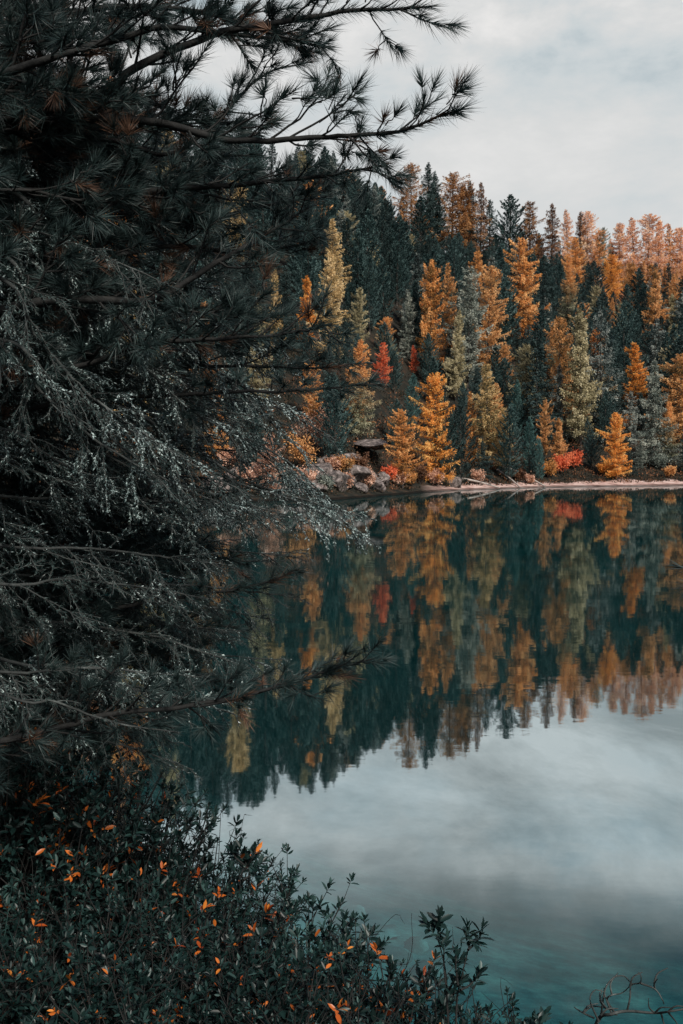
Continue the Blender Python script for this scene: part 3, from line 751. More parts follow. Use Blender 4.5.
def near_pine():
    rng = np.random.default_rng(5)
    tx, ty = -2.15, 3.75
    base = np.array([tx, ty, gz(tx, ty) - .15])
    root = bpy.data.objects.new('pine_tree', None); COL.objects.link(root); root.location = base
    tag(root, 'dark long-needled pine on the near bank with branches reaching over the lake', 'pine')
    near_trunk(tx, ty, 9.5, .15, root, M['bark'])
    def from_trunk(pts, Y0, Y1):
        p = px_path(pts, Y0, Y1)
        # root the bough on the trunk, a little lower than its first seen point
        return [np.array([tx + .1, ty, max(p[0][2] - .12, base[2] + .3)])] + p
    named = [
     ([(20, 112), (110, 86), (135, 62), (200, 32), (300, 13), (380, 6), (436, 3)], 3.6, 3.5, .022, {}),
     ([(40, 118), (130, 112), (230, 131), (330, 128), (400, 121), (435, 107), (455, 101)], 3.6, 3.3, .02, dict(up=.6)),
     ([(20, 180), (110, 196), (220, 190), (320, 180), (388, 170)], 3.8, 3.5, .02, {}),
     ([(10, 310), (70, 302), (150, 304), (210, 270), (260, 240), (300, 214)], 3.5, 3.7, .024, {}),
     ([(40, 380), (130, 355), (200, 347), (280, 345), (335, 334)], 3.7, 3.4, .014, {}),
     ([(40, 410), (140, 398), (220, 392), (300, 386), (382, 379)], 3.9, 3.7, .011, dict(fill=.5, twig_len=(.08, .22))),
     ([(30, 350), (120, 372), (210, 368), (280, 374), (335, 372)], 4.1, 4.0, .012, dict(fill=.6)),
     ([(20, 735), (100, 712), (190, 700), (270, 684), (330, 668), (372, 657)], 3.9, 3.8, .014, dict(brown=.08, fill=1.2)),
     ([(20, 640), (120, 612), (200, 600), (262, 590), (300, 577)], 4.4, 4.4, .014, dict(fill=.7, twig_len=(.1, .25))),
     ([(20, 60), (90, 40), (170, 20), (250, 30), (330, 42)], 3.4, 3.6, .018, {}),
     ([(20, 20), (100, 10), (190, 12), (280, 44), (310, 62)], 3.9, 3.7, .016, {}),
     ([(20, 150), (100, 140), (180, 150), (260, 80), (285, 66)], 4.0, 3.9, .014, {}),
     ([(20, 230), (110, 230), (190, 222), (270, 205), (330, 196)], 4.0, 4.1, .018, {}),
     ([(20, 260), (90, 265), (170, 255), (250, 262), (320, 250)], 3.6, 3.9, .016, {}),
    ]
    for pts, Y0, Y1, r, kw in named:
        w, n, b = pine_branch(from_trunk(pts, Y0, Y1), r, rng, **kw)
        branch_parts(root, base, w, n, b, (M['twig_bark'], M['pine_needles'], M['brown_needles']), 'brown_needles')
    for y0, reach, dy, Y0 in [(505, 190, 40, 4.7), (540, 230, 30, 4.9), (570, 170, 26, 4.6), (598, 240, 30, 5.0), (628, 190, 28, 4.8), (655, 225, 24, 5.1), (684, 180, 20, 4.9), (712, 150, 26, 4.8), (470, 150, 40, 4.8), (560, 120, 40, 4.4), (640, 120, 30, 4.5), (735, 110, 24, 4.7)]:
        pts = [(-20, y0), (reach * .5, y0 + dy * .4 + rng.normal(0, 8)), (reach, y0 + dy)]
        w, n, b = pine_branch(from_trunk(pts, Y0, Y0 + .1), .009, rng, fill=1.5, brown=.04, twig_len=(.2, .5), dead=.05)
        branch_parts(root, base, w, n, b, (M['twig_bark'], M['pine_needles'], M['brown_needles']), 'brown_needles')
    # more boughs all round the trunk: towards the lake, over the bank, and above the frame
    for i in range(44):
        if i < 30:
            y0 = -60 + 11 * i + rng.normal(0, 8)
            reach = rng.uniform(120, 270) if y0 > 110 else rng.uniform(50, 150)
            sl = rng.normal(0, 26); pts = [(-20, y0), (reach * .45, y0 + sl * .5 + rng.normal(0, 14)), (reach, y0 + sl + rng.normal(0, 14))]
            Y0 = rng.uniform(3.3, 4.6); p = from_trunk(pts, Y0, Y0 + rng.uniform(-.2, .5))
            kw = dict(fill=1.0, brown=.06, dead=.15)
        else:
            z = rng.uniform(3.6, 8.8); az = rng.uniform(-1.6, 1.9) if i < 40 else rng.uniform(0, 6.28)
            Lb = rng.uniform(1.3, 2.4) * (1 - (z - 3.6) / 9)
            if 3.6 < z < 5.2: az = rng.uniform(-2.2, -.5); 
            h = np.array([math.cos(az), math.sin(az), 0])
            o = np.array([tx, ty, z])
            p = [o, o + h * Lb * .5 + [0, 0, .05], o + h * Lb + [0, 0, .25]]
            kw = dict(fill=.7, tuft_n=34)
        w, n, b = pine_branch(p, rng.uniform(.006, .012), rng, **kw)
        branch_parts(root, base, w, n, b, (M['twig_bark'], M['pine_needles'], M['brown_needles']), 'brown_needles')

def near_spruce():
    rng = np.random.default_rng(11)
    tx, ty = -2.9, 4.9
    base = np.array([tx, ty, gz(tx, ty) - .15])
    root = bpy.data.objects.new('spruce_tree', None); COL.objects.link(root); root.location = base
    tag(root, 'lichen-crusted spruce on the near bank with pale hanging twigs', 'spruce')
    near_trunk(tx, ty, 9.0, .17, root, M['bark'])
    def from_trunk(pts, Y0, Y1):
        p = px_path(pts, Y0, Y1)
        return [np.array([tx + .1, ty, p[0][2] + .25])] + p
    mats = (M['grey_bark'], M['spruce_needles'], M['lichen'])
    named = [
     ([(-10, 235), (40, 290), (100, 365), (160, 428), (230, 478), (300, 502), (366, 522)], 4.6, 4.3, .018, dict(liche=1.3)),
     ([(-10, 270), (30, 330), (80, 400), (130, 450), (190, 500), (250, 520)], 4.3, 4.1, .016, dict(liche=1.4)),
     ([(-20, 215), (60, 250), (140, 310), (210, 365), (270, 420), (320, 470)], 4.9, 4.8, .016, dict(liche=.8)),
     ([(-10, 320), (20, 380), (60, 440), (110, 480), (150, 510)], 4.2, 4.0, .014, dict(liche=1.2)),
     ([(-10, 525), (60, 548), (120, 556), (185, 575)], 4.0, 3.9, .007, dict(liche=.7, twig_len=(.08, .2))),
     ([(-10, 655), (50, 668), (120, 688), (200, 702), (250, 706)], 4.0, 4.0, .011, dict(liche=1.8, twig_len=(.08, .22))),
     ([(-10, 690), (50, 700), (110, 722), (170, 730)], 3.8, 3.7, .010, dict(liche=1.8, twig_len=(.06, .2))),
     ([(100, 480), (170, 510), (230, 500), (300, 490), (370, 545)], 4.8, 4.6, .010, dict(liche=1.0)),
     ([(-10, 200), (50, 265), (120, 350), (180, 410), (240, 450)], 3.7, 3.8, .014, dict(liche=1.1)),
     ([(-10, 250), (30, 300), (75, 360), (120, 420), (170, 470)], 3.6, 3.7, .013, dict(liche=1.6)),
     ([(-10, 300), (30, 345), (70, 390), (120, 425), (200, 462)], 3.8, 3.8, .013, dict(liche=1.4)),
     ([(-10, 230), (70, 290), (140, 355), (200, 400), (265, 432)], 4.1, 4.2, .013, dict(liche=.7)),
     ([(-10, 360), (40, 410), (90, 450), (150, 480), (215, 500)], 3.9, 4.0, .012, dict(liche=1.0)),
     ([(30, 280), (110, 345), (190, 405), (250, 450), (310, 492)], 4.4, 4.5, .013, dict(liche=1.0)),
     ([(-10, 270), (60, 345), (130, 412), (210, 462), (270, 492)], 3.5, 3.6, .012, dict(liche=1.0, droop=.8)),
     ([(-10, 340), (40, 395), (90, 440), (150, 478), (230, 515)], 3.5, 3.6, .012, dict(liche=.9, droop=.8)),
     ([(60, 260), (130, 320), (210, 370), (280, 410), (330, 440)], 4.2, 4.4, .011, dict(liche=.6)),
     ([(60, 300), (150, 365), (230, 420), (300, 465), (352, 512)], 4.0, 4.2, .012, dict(liche=.9, droop=.8)),
     ([(100, 400), (170, 445), (240, 482), (310, 505), (372, 535)], 3.9, 4.1, .011, dict(liche=1.1, droop=.8)),
     ([(-10, 150), (60, 215), (140, 280), (200, 330)], 3.8, 4.0, .011, dict(liche=.6)),
     ([(-10, 560), (70, 570), (150, 580), (220, 600)], 4.5, 4.7, .011, dict(liche=.1, need=1.6, fill=1.5)),
     ([(-10, 590), (60, 595), (140, 612), (230, 640)], 4.7, 4.9, .011, dict(liche=.1, need=1.6, fill=1.5)),
     ([(-10, 610), (80, 622), (170, 640), (250, 668)], 4.4, 4.4, .011, dict(liche=.15, need=1.6, fill=1.5)),
     ([(-10, 640), (60, 645), (130, 655), (210, 685)], 4.8, 4.9, .011, dict(liche=.1, need=1.6, fill=1.5)),
     ([(-10, 660), (70, 672), (160, 690), (240, 715)], 4.6, 4.6, .011, dict(liche=.1, need=1.6, fill=1.5)),
     ([(-10, 690), (60, 700), (120, 715), (180, 740)], 4.9, 5.0, .011, dict(liche=.1, need=1.6, fill=1.5)),
     ([(-10, 540), (80, 545), (170, 556), (250, 570)], 5.0, 5.2, .011, dict(liche=.1, need=1.6, fill=1.5)),
     ([(-10, 480), (80, 505), (170, 530), (240, 550)], 4.9, 5.1, .011, dict(liche=.2, need=1.6, fill=1.4)),
     ([(-10, 720), (60, 728), (130, 742), (190, 765)], 4.8, 4.8, .010, dict(liche=.05, need=1.6, fill=1.4)),
     ([(-10, 420), (40, 445), (90, 470), (140, 475)], 3.7, 3.7, .010, dict(liche=.8)),
     ([(60, 440), (150, 470), (230, 488), (290, 476)], 5.0, 5.1, .012, dict(liche=1.3)),
    ]
    for pts, Y0, Y1, r, kw in named:
        w, n, l = lichen_branch(from_trunk(pts, Y0, Y1), r, rng, **kw)
        branch_parts(root, base, w, n, l, mats, 'lichen')
    for i in range(58):
        if i < 52:
            y0 = 150 + 10.3 * i + rng.normal(0, 8)
            reach = rng.uniform(140, 300) * (1 if y0 < 640 else .75)
            dr = rng.uniform(20, 90) * (1 if y0 < 480 else .35)
            pts = [(-30, y0), (reach * .4, y0 + dr * .35 + rng.normal(0, 10)), (reach, y0 + dr)]
            Y0 = rng.uniform(3.6, 5.6); p = from_trunk(pts, Y0, Y0 + rng.uniform(-.3, .3))
            kw = dict(liche=rng.uniform(.2, 1.1) if y0 < 480 or y0 > 640 else rng.uniform(0, .35), fill=1.15, twig_len=(.14, .48))
        else:
            z = rng.uniform(5.0, 8.6); az = rng.uniform(0, 6.28); Lb = 1.6 * (1 - (z - 4.5) / 6)
            h = np.array([math.cos(az), math.sin(az), 0]); o = np.array([tx, ty, z])
            p = [o, o + h * Lb * .5 - [0, 0, .1], o + h * Lb - [0, 0, .35]]; kw = dict(liche=.3, fill=.6)
        w, n, l = lichen_branch(p, rng.uniform(.008, .014), rng, **kw)
        branch_parts(root, base, w, n, l, mats, 'lichen')

def edge_pine():
    """young pine on the bank beside the frame; one bough tip reaches into the picture"""
    rng = np.random.default_rng(3)
    tx, ty = 1.75, 2.3
    base = np.array([tx, ty, gz(tx, ty) - .1])
    root = bpy.data.objects.new('pine_tree', None); COL.objects.link(root); root.location = base
    tag(root, 'young pine whose single needle tip pokes out over the dark reflection', 'pine')
    near_trunk(tx, ty, 4.2, .04, root, M['bark'])
    tips = [at(676, 566, 2.9)]
    for k in range(9):
        z = base[2] + .6 + k * .28; az = k * 2.4 + 1.0
        if math.cos(az) < -.1: az += PI
        tips.append(np.array([tx + .5 * math.cos(az), ty + .5 * math.sin(az) * .8, z + .15]))
    for i, t in enumerate(tips):
        o = np.array([tx, ty, t[2] - .15])
        w, n, b = pine_branch([o, (o + t) / 2 + [0, 0, -.02], t], .008, rng, twig_len=(.06, .16), fill=.5 if i else .35, tuft_n=40, bare=.3)
        branch_parts(root, base, w, n, b, (M['twig_bark'], M['pine_needles'], M['brown_needles']), 'brown_needles')

# ------------------------------------------------------------------ shrubs on the near bank
LEAF_T = np.array([[0, 0, 0], [.5, 0, -.03], [1, 0, -.1], [.3, .17, .045], [.68, .17, .015], [.3, -.17, .045], [.68, -.17, .015]])
LEAF_F = np.array([[0, 1, 4, 3], [0, 5, 6, 1], [1, 2, 4, 1], [1, 6, 2, 1]])
def put_leaves(mb, p, d, l, rng, wide=1.0, rnd=None):
    n = len(p)
    up = np.array([0, 0, 1.0]) + rng.normal(0, .35, (n, 3))
    s = unit(np.cross(up, d)); nn = np.cross(d, s)
    L = np.broadcast_to(l, (n,))
    V = p[:, None] + L[:, None, None] * (LEAF_T[None, :, 0:1] * d[:, None] + wide * LEAF_T[None, :, 1:2] * s[:, None] + LEAF_T[None, :, 2:3] * nn[:, None])
    off = (np.arange(n) * 7)[:, None, None]
    rn = np.repeat(np.clip(rng.normal(.42, .2, n), 0, 1) if rnd is None else rnd, 7)
    V = V.reshape(-1, 3)
    q = (np.array([[0, 1, 4, 3], [0, 5, 6, 1]])[None] + off).reshape(-1, 4)
    t = (np.array([[1, 2, 4], [1, 6, 2]])[None] + off).reshape(-1, 3)
    k0 = mb.n
    mb.v.append(V); mb.a.append(rn); mb.n += len(V)
    mb.f.setdefault(4, []).append(q + k0); mb.f.setdefault(3, []).append(t + k0)

def rosette(green, orange, p, d, rng, l=.045, n=8, porange=.03):
    a = rng.uniform(0, 2 * PI) + np.arange(n) * 2.4
    e = np.linspace(.25, 1.25, n) + rng.normal(0, .12, n)
    ax = perp(d[None], rng)[0]; ay = np.cross(d, ax)
    dv = d * np.cos(e)[:, None] + (ax * np.cos(a)[:, None] + ay * np.sin(a)[:, None]) * np.sin(e)[:, None]
    pos = p - d * (np.linspace(0, .035, n) * (l / .045))[:, None]
    le = l * rng.uniform(.75, 1.15, n) * np.linspace(.75, 1.1, n)
    so = rng.random(n) < porange
    dv = unit(dv)
    if (~so).any(): put_leaves(green, pos[~so], dv[~so], le[~so], rng)
    if so.any(): put_leaves(orange, pos[so], unit(dv[so] + [0, 0, -.25]), le[so] * 1.12, rng)

def grow_shrub(rng, h, R, nst=16, leaf=.045, porange=.035, dens=1.0):
    wood, green, orange = MB(), MB(), MB()
    for i in range(nst):
        az = i * 2.4 + rng.normal(0, .3); rad = R * math.sqrt((i + .5) / nst) * rng.uniform(.8, 1.15)
        top = np.array([rad * math.cos(az), rad * math.sin(az), h * (1 - .4 * (rad / R)**2) * rng.uniform(.82, 1.06)])
        mid = np.array([top[0] * .45, top[1] * .45, top[2] * .5]) + rng.normal(0, .03, 3)
        P = smooth_path([np.array([top[0] * .12, top[1] * .12, -.05]), mid, top], .05)
        q = np.linspace(0, 1, len(P))
        tube(wood, P, .006 * (1 - q) + .002, 5)
        d = unit(P[-1] - P[-3])
        rosette(green, orange, P[-1], d, rng, leaf, 9, .3 if rng.random() < porange else .002)
        for k in range(int(7 * dens)):
            f = rng.uniform(.3, .97); j = int(f * (len(P) - 1)); o = P[j]
            dd = unit(d * .6 + rng.normal(0, .6, 3) + [math.cos(az) * .3, math.sin(az) * .3, .35])
            l = rng.uniform(.06, .2)
            e = o + dd * l + np.array([0, 0, .2 * l])
            tube(wood, np.array([o, (o + e) / 2 + rng.normal(0, .006, 3), e]), [.0025, .002, .0012], 4)
            de = unit(dd + [0, 0, .4])
            rosette(green, orange, e, de, rng, leaf * rng.uniform(.7, 1.15), 8, .45 if rng.random() < porange else .002)
            if rng.random() < .6:
                rosette(green, orange, o + dd * l * .55, dd, rng, leaf * .85, 5, .4 if rng.random() < porange else .003)
    return wood, green, orange

def shrub_obj(x, y, wood, green, orange, label, group, name='shrub', zoff=0):
    root = bpy.data.objects.new(name, None); COL.objects.link(root); root.location = (x, y, gz(x, y) + zoff)
    tag(root, label, 'shrub', group)
    obj('stems', wood.mesh('stems', True), M['twig_bark'], root)
    if green.v: obj('leaves', green.mesh('leaves'), M['shrub_leaves'], root)
    if orange.v: obj('orange_leaves', orange.mesh('orange_leaves'), M['orange_leaves'], root)
    return root

SHRUBS = [
 (20, 672, 5.2, 'dark leafy shrub under the lowest lichened branch'),
 (90, 728, 5.2, 'dark leafy shrub below the frosted lower twigs'),
 (150, 786, 5.2, 'leafy shrub in front of the dark reflected treetops'),
 (205, 838, 5.0, 'leafy shrub where the reflected forest meets the reflected sky'),
 (255, 872, 4.7, 'glossy shrub below the tall leafy sprig on the bank'),
 (300, 908, 4.3, 'glossy shrub between the two leafy sprigs on the bank'),
 (345, 955, 3.9, 'small glossy shrub where the bank turns to the water'),
 (400, 998, 3.7, 'low shrub beside the forked leafy shoot'),
 (455, 1024, 3.5, 'low shrub at the foot of the forked leafy shoot'),
 (515, 1040, 3.4, 'last low shrub on the bank before open teal water'),
 (0, 765, 4.6, 'shaded shrub at the picture edge below the spruce'),
 (65, 800, 4.5, 'shaded shrub with a few orange leaves, upper bank'),
 (128, 858, 4.4, 'shrub with scattered orange leaves, middle of the bank'),
 (188, 898, 4.1, 'shrub with paired orange leaves near the sprig'),
 (238, 935, 3.8, 'shrub with a star of orange leaves'),
 (295, 970, 3.5, 'shrub with bright orange leaves near the water edge'),
 (350, 1012, 3.3, 'low shrub with speckled orange leaves at the bottom edge'),
 (20, 880, 4.2, 'dark shrub at the picture edge with two orange leaves'),
 (88, 908, 3.9, 'dark shrub in the middle of the bank hollow'),
 (150, 945, 3.6, 'dark shrub just below the hollow'),
 (208, 985, 3.4, 'leafy shrub at the bottom with curled orange leaves'),
 (272, 1022, 3.2, 'lowest shrub with rust-edged leaves'),
 (0, 955, 3.5, 'corner shrub half lost in shadow'),
 (65, 985, 3.3, 'bottom shrub beside the corner shrub'),
 (128, 1028, 3.1, 'cut-off shrub at the bottom edge of the bank'),
 (50, 705, 4.9, 'leafy shrub crowding the lowest dark spruce boughs'),
 (118, 752, 4.9, 'dense shrub against the black reflected trees'),
 (170, 806, 4.8, 'upright shrub at the corner of the mirrored sky'),
 (0, 700, 4.6, 'shrub climbing the picture edge below the spruce'),
 (-60, 730, 5.0, 'shrub mostly hidden past the picture edge'),
]
def shrubs():
    rng = np.random.default_rng(77)
    for px, py, Y, lab in SHRUBS:
        p = at(px, py, Y); g = gz(p[0], p[1]); h = max(.38, p[2] - g)
        R = .42 + .12 * rng.random()
        w, gr, og = grow_shrub(rng, h, R, int(17 + 6 * h), float(rng.choice([.030, .036, .044, .052])), [.03, .14, .06, .1][int(rng.integers(4))], 1.2)
        for k in range(int(rng.integers(2, 7))):
            az = rng.uniform(0, 6.28); e = np.array([math.cos(az) * R * rng.uniform(.3, 1), math.sin(az) * R * rng.uniform(.3, 1), h * rng.uniform(.8, 1.12)])
            Pq = smooth_path([[0, 0, 0], e * [.4, .4, .55] + rng.normal(0, .03, 3), e, e + rng.normal(0, .05, 3) + [0, 0, .03]], .03)
            tube(w, Pq, np.linspace(.004, .0008, len(Pq)), 4)
            for m_ in range(3):
                j_ = int(rng.uniform(.5, .95) * len(Pq)) ; tube(w, Pq[j_] + np.linspace(0, rng.uniform(.05, .14), 3)[:, None] * unit(rng.normal(size=3) + [0, 0, .5]), [.0016, .0012, .0006], 3)
        shrub_obj(p[0], p[1], w, gr, og, lab, 'shrubs on the near bank')
    # sprigs that stand clear of the mass
    def sprig(lines, tips, Y, base_px, lab, leaf=.05, r=.0045, porange=.0):
        b = at(*base_px, Y); base = np.array([b[0], b[1], gz(b[0], b[1])])
        wood, green, orange = MB(), MB(), MB()
        for ln in lines:
            pts = [at(px, py, Y + rng.normal(0, .04)) - base for px, py in ln]
            if ln[0] == base_px: pts[0] = np.array([0, 0, -.03])
            P = smooth_path(pts, .02); q = np.linspace(0, 1, len(P))
            tube(wood, P, r * (1 - .65 * q), 6)
        for px, py, dx, dy in tips:
            p = at(px, py, Y) - base
            d = unit(np.array([dx, rng.normal(0, .3), -dy]))
            rosette(green, orange, p, d, rng, leaf, 9, porange)
            rosette(green, orange, p - d * .03, d, rng, leaf * .8, 5, porange)
        shrub_obj(base[0], base[1], wood, green, orange, lab, None)
    sprig([[(449, 1040), (447, 1000), (446, 975), (441, 950), (436, 935)], [(446, 985), (444, 965), (444, 944)], [(456, 1045), (457, 1000), (462, 975), (469, 945), (468, 930)],
           [(458, 985), (456, 970), (456, 955)], [(449, 990), (455, 980), (459, 975)], [(460, 990), (470, 985), (480, 972)], [(468, 950), (478, 940), (483, 930)]],
          [(437, 928, -.3, -1), (425, 921, -.6, -1), (440, 915, .1, -1), (447, 938, .3, -1), (467, 926, 0, -1), (482, 928, .3, -1), (478, 945, .7, .4), (481, 970, .5, -1), (457, 977, -.3, -1), (462, 980, .6, -.6), (456, 954, 0, -1)],
          3.3, (452, 1040), 'forked leafy shoot standing clear against the reflected clouds', .05, .0045)
    sprig([[(235, 905), (240, 885), (246, 868), (243, 850)], [(243, 880), (255, 872), (262, 862)], [(250, 895), (258, 888), (260, 880)], [(244, 865), (236, 858), (232, 852)], [(247, 866), (254, 856), (256, 848)]],
          [(240, 846, -.2, -1), (231, 850, -.5, -1), (248, 856, .2, -1), (255, 848, .2, -1), (263, 862, .8, -.5), (259, 880, .3, -.8), (250, 862, .5, -1)],
          4.6, (235, 905), 'leafy sprig with one orange leaf rising above the bank shrubs', .06, .005, .06)
    sprig([[(275, 930), (282, 912), (286, 898)], [(282, 912), (292, 908), (297, 902)], [(318, 955), (325, 940), (332, 930)], [(300, 935), (308, 925), (310, 920)]],
          [(284, 897, 0, -1), (297, 905, .4, -1), (290, 905, .1, -1), (333, 929, .7, -.7), (326, 935, -.1, -1), (310, 928, .3, -1)],
          4.2, (290, 950), 'pair of leafy shoots leaning out from the bank over water', .05, .004)
    # the leafless twigs in the corner
    Y = 2.9; b = at(590, 1055, Y); base = np.array([b[0], b[1], gz(b[0], b[1])])
    wood = MB()
    lines = [[(585, 1075), (597, 1022), (612, 1014), (628, 1011), (655, 1013), (672, 1011), (700, 1006)], [(597, 1024), (604, 1015), (612, 1014)], [(601, 1015), (605, 990), (613, 978), (624, 976), (632, 984), (638, 983)],
             [(627, 1011), (630, 998), (631, 985), (640, 983), (641, 976), (638, 972)], [(640, 983), (655, 989), (662, 999), (664, 1004)], [(615, 1013), (607, 1000), (612, 995), (622, 993), (630, 986)],
             [(668, 1012), (676, 1006), (690, 1008)], [(668, 1012), (676, 1022), (684, 1035)], [(594, 1018), (583, 1013), (574, 1007)], [(661, 1013), (664, 1024), (668, 1036)], [(612, 1014), (605, 996), (604, 988)],
             [(598, 1020), (590, 1000), (595, 990), (604, 992)]]
    for _ in range(16):
        ln = lines[int(rng.integers(len(lines)))]; a_ = np.array(ln[int(rng.integers(len(ln)))], float); an = rng.uniform(-2.6, -.3); l_ = rng.uniform(10, 26)
        lines.append([tuple(a_), tuple(a_ + l_ * .5 * np.array([math.cos(an), math.sin(an)])), tuple(a_ + l_ * np.array([math.cos(an + .4), math.sin(an + .4)]))])
    for i, ln in enumerate(lines):
        P = smooth_path([at(px, py, Y + rng.normal(0, .02)) - base for px, py in ln], .012); q = np.linspace(0, 1, len(P))
        tube(wood, P, (.006 if i == 0 else .0028) * (1 - .7 * q) + .0006, 5)
    P = smooth_path([np.array([0, 0, -.05]), at(585, 1075, Y) - base], .02); tube(wood, P, .0065, 6)
    root = bpy.data.objects.new('bare_shrub', None); COL.objects.link(root); root.location = base
    tag(root, 'leafless twiggy shrub over the teal water', 'shrub')
    obj('twigs', wood.mesh('twigs', True), M['grey_bark'], root)

# ------------------------------------------------------------------ far shore: stones, dead wood, red bushes, heath
def boulder(x, y, z, s, rng, mat, label, group):
    import bmesh
    bm = bmesh.new(); bmesh.ops.create_icosphere(bm, subdivisions=4, radius=1)
    pl = [(unit(rng.normal(size=3)), rng.uniform(.55, .9)) for _ in range(9)]
    for v in bm.verts:
        c = np.array(v.co)
        for nrm, dd in pl:
            k = c @ nrm
            if k > dd: c = c - nrm * (k - dd)
        c = c * (1 + .10 * vnoise(c[0] * 3, c[1] * 3 + c[2] * 4, 1, 1) + .05 * vnoise(c[0] * 8 + c[2] * 5, c[1] * 8, 1, 2))
        v.co = c * s
    me = bpy.data.meshes.new('boulder'); bm.to_mesh(me); bm.free()
    o = obj('boulder', me, mat, None, (x, y, z)); o.rotation_euler.z = rng.uniform(0, 6)
    tag(o, label, 'boulder', group)

def on_ground(px, py):
    d = ray(px, py); Ys = np.arange(40, 200, .1)
    f = ground(d[0] * Ys, Ys) - (3 + d[2] * Ys)
    i = np.nonzero((f >= 0))[0]
    Y = Ys[i[0]] if len(i) else np.interp(d[0] * 80, FX, FY) + 2
    return d[0] * Y, Y

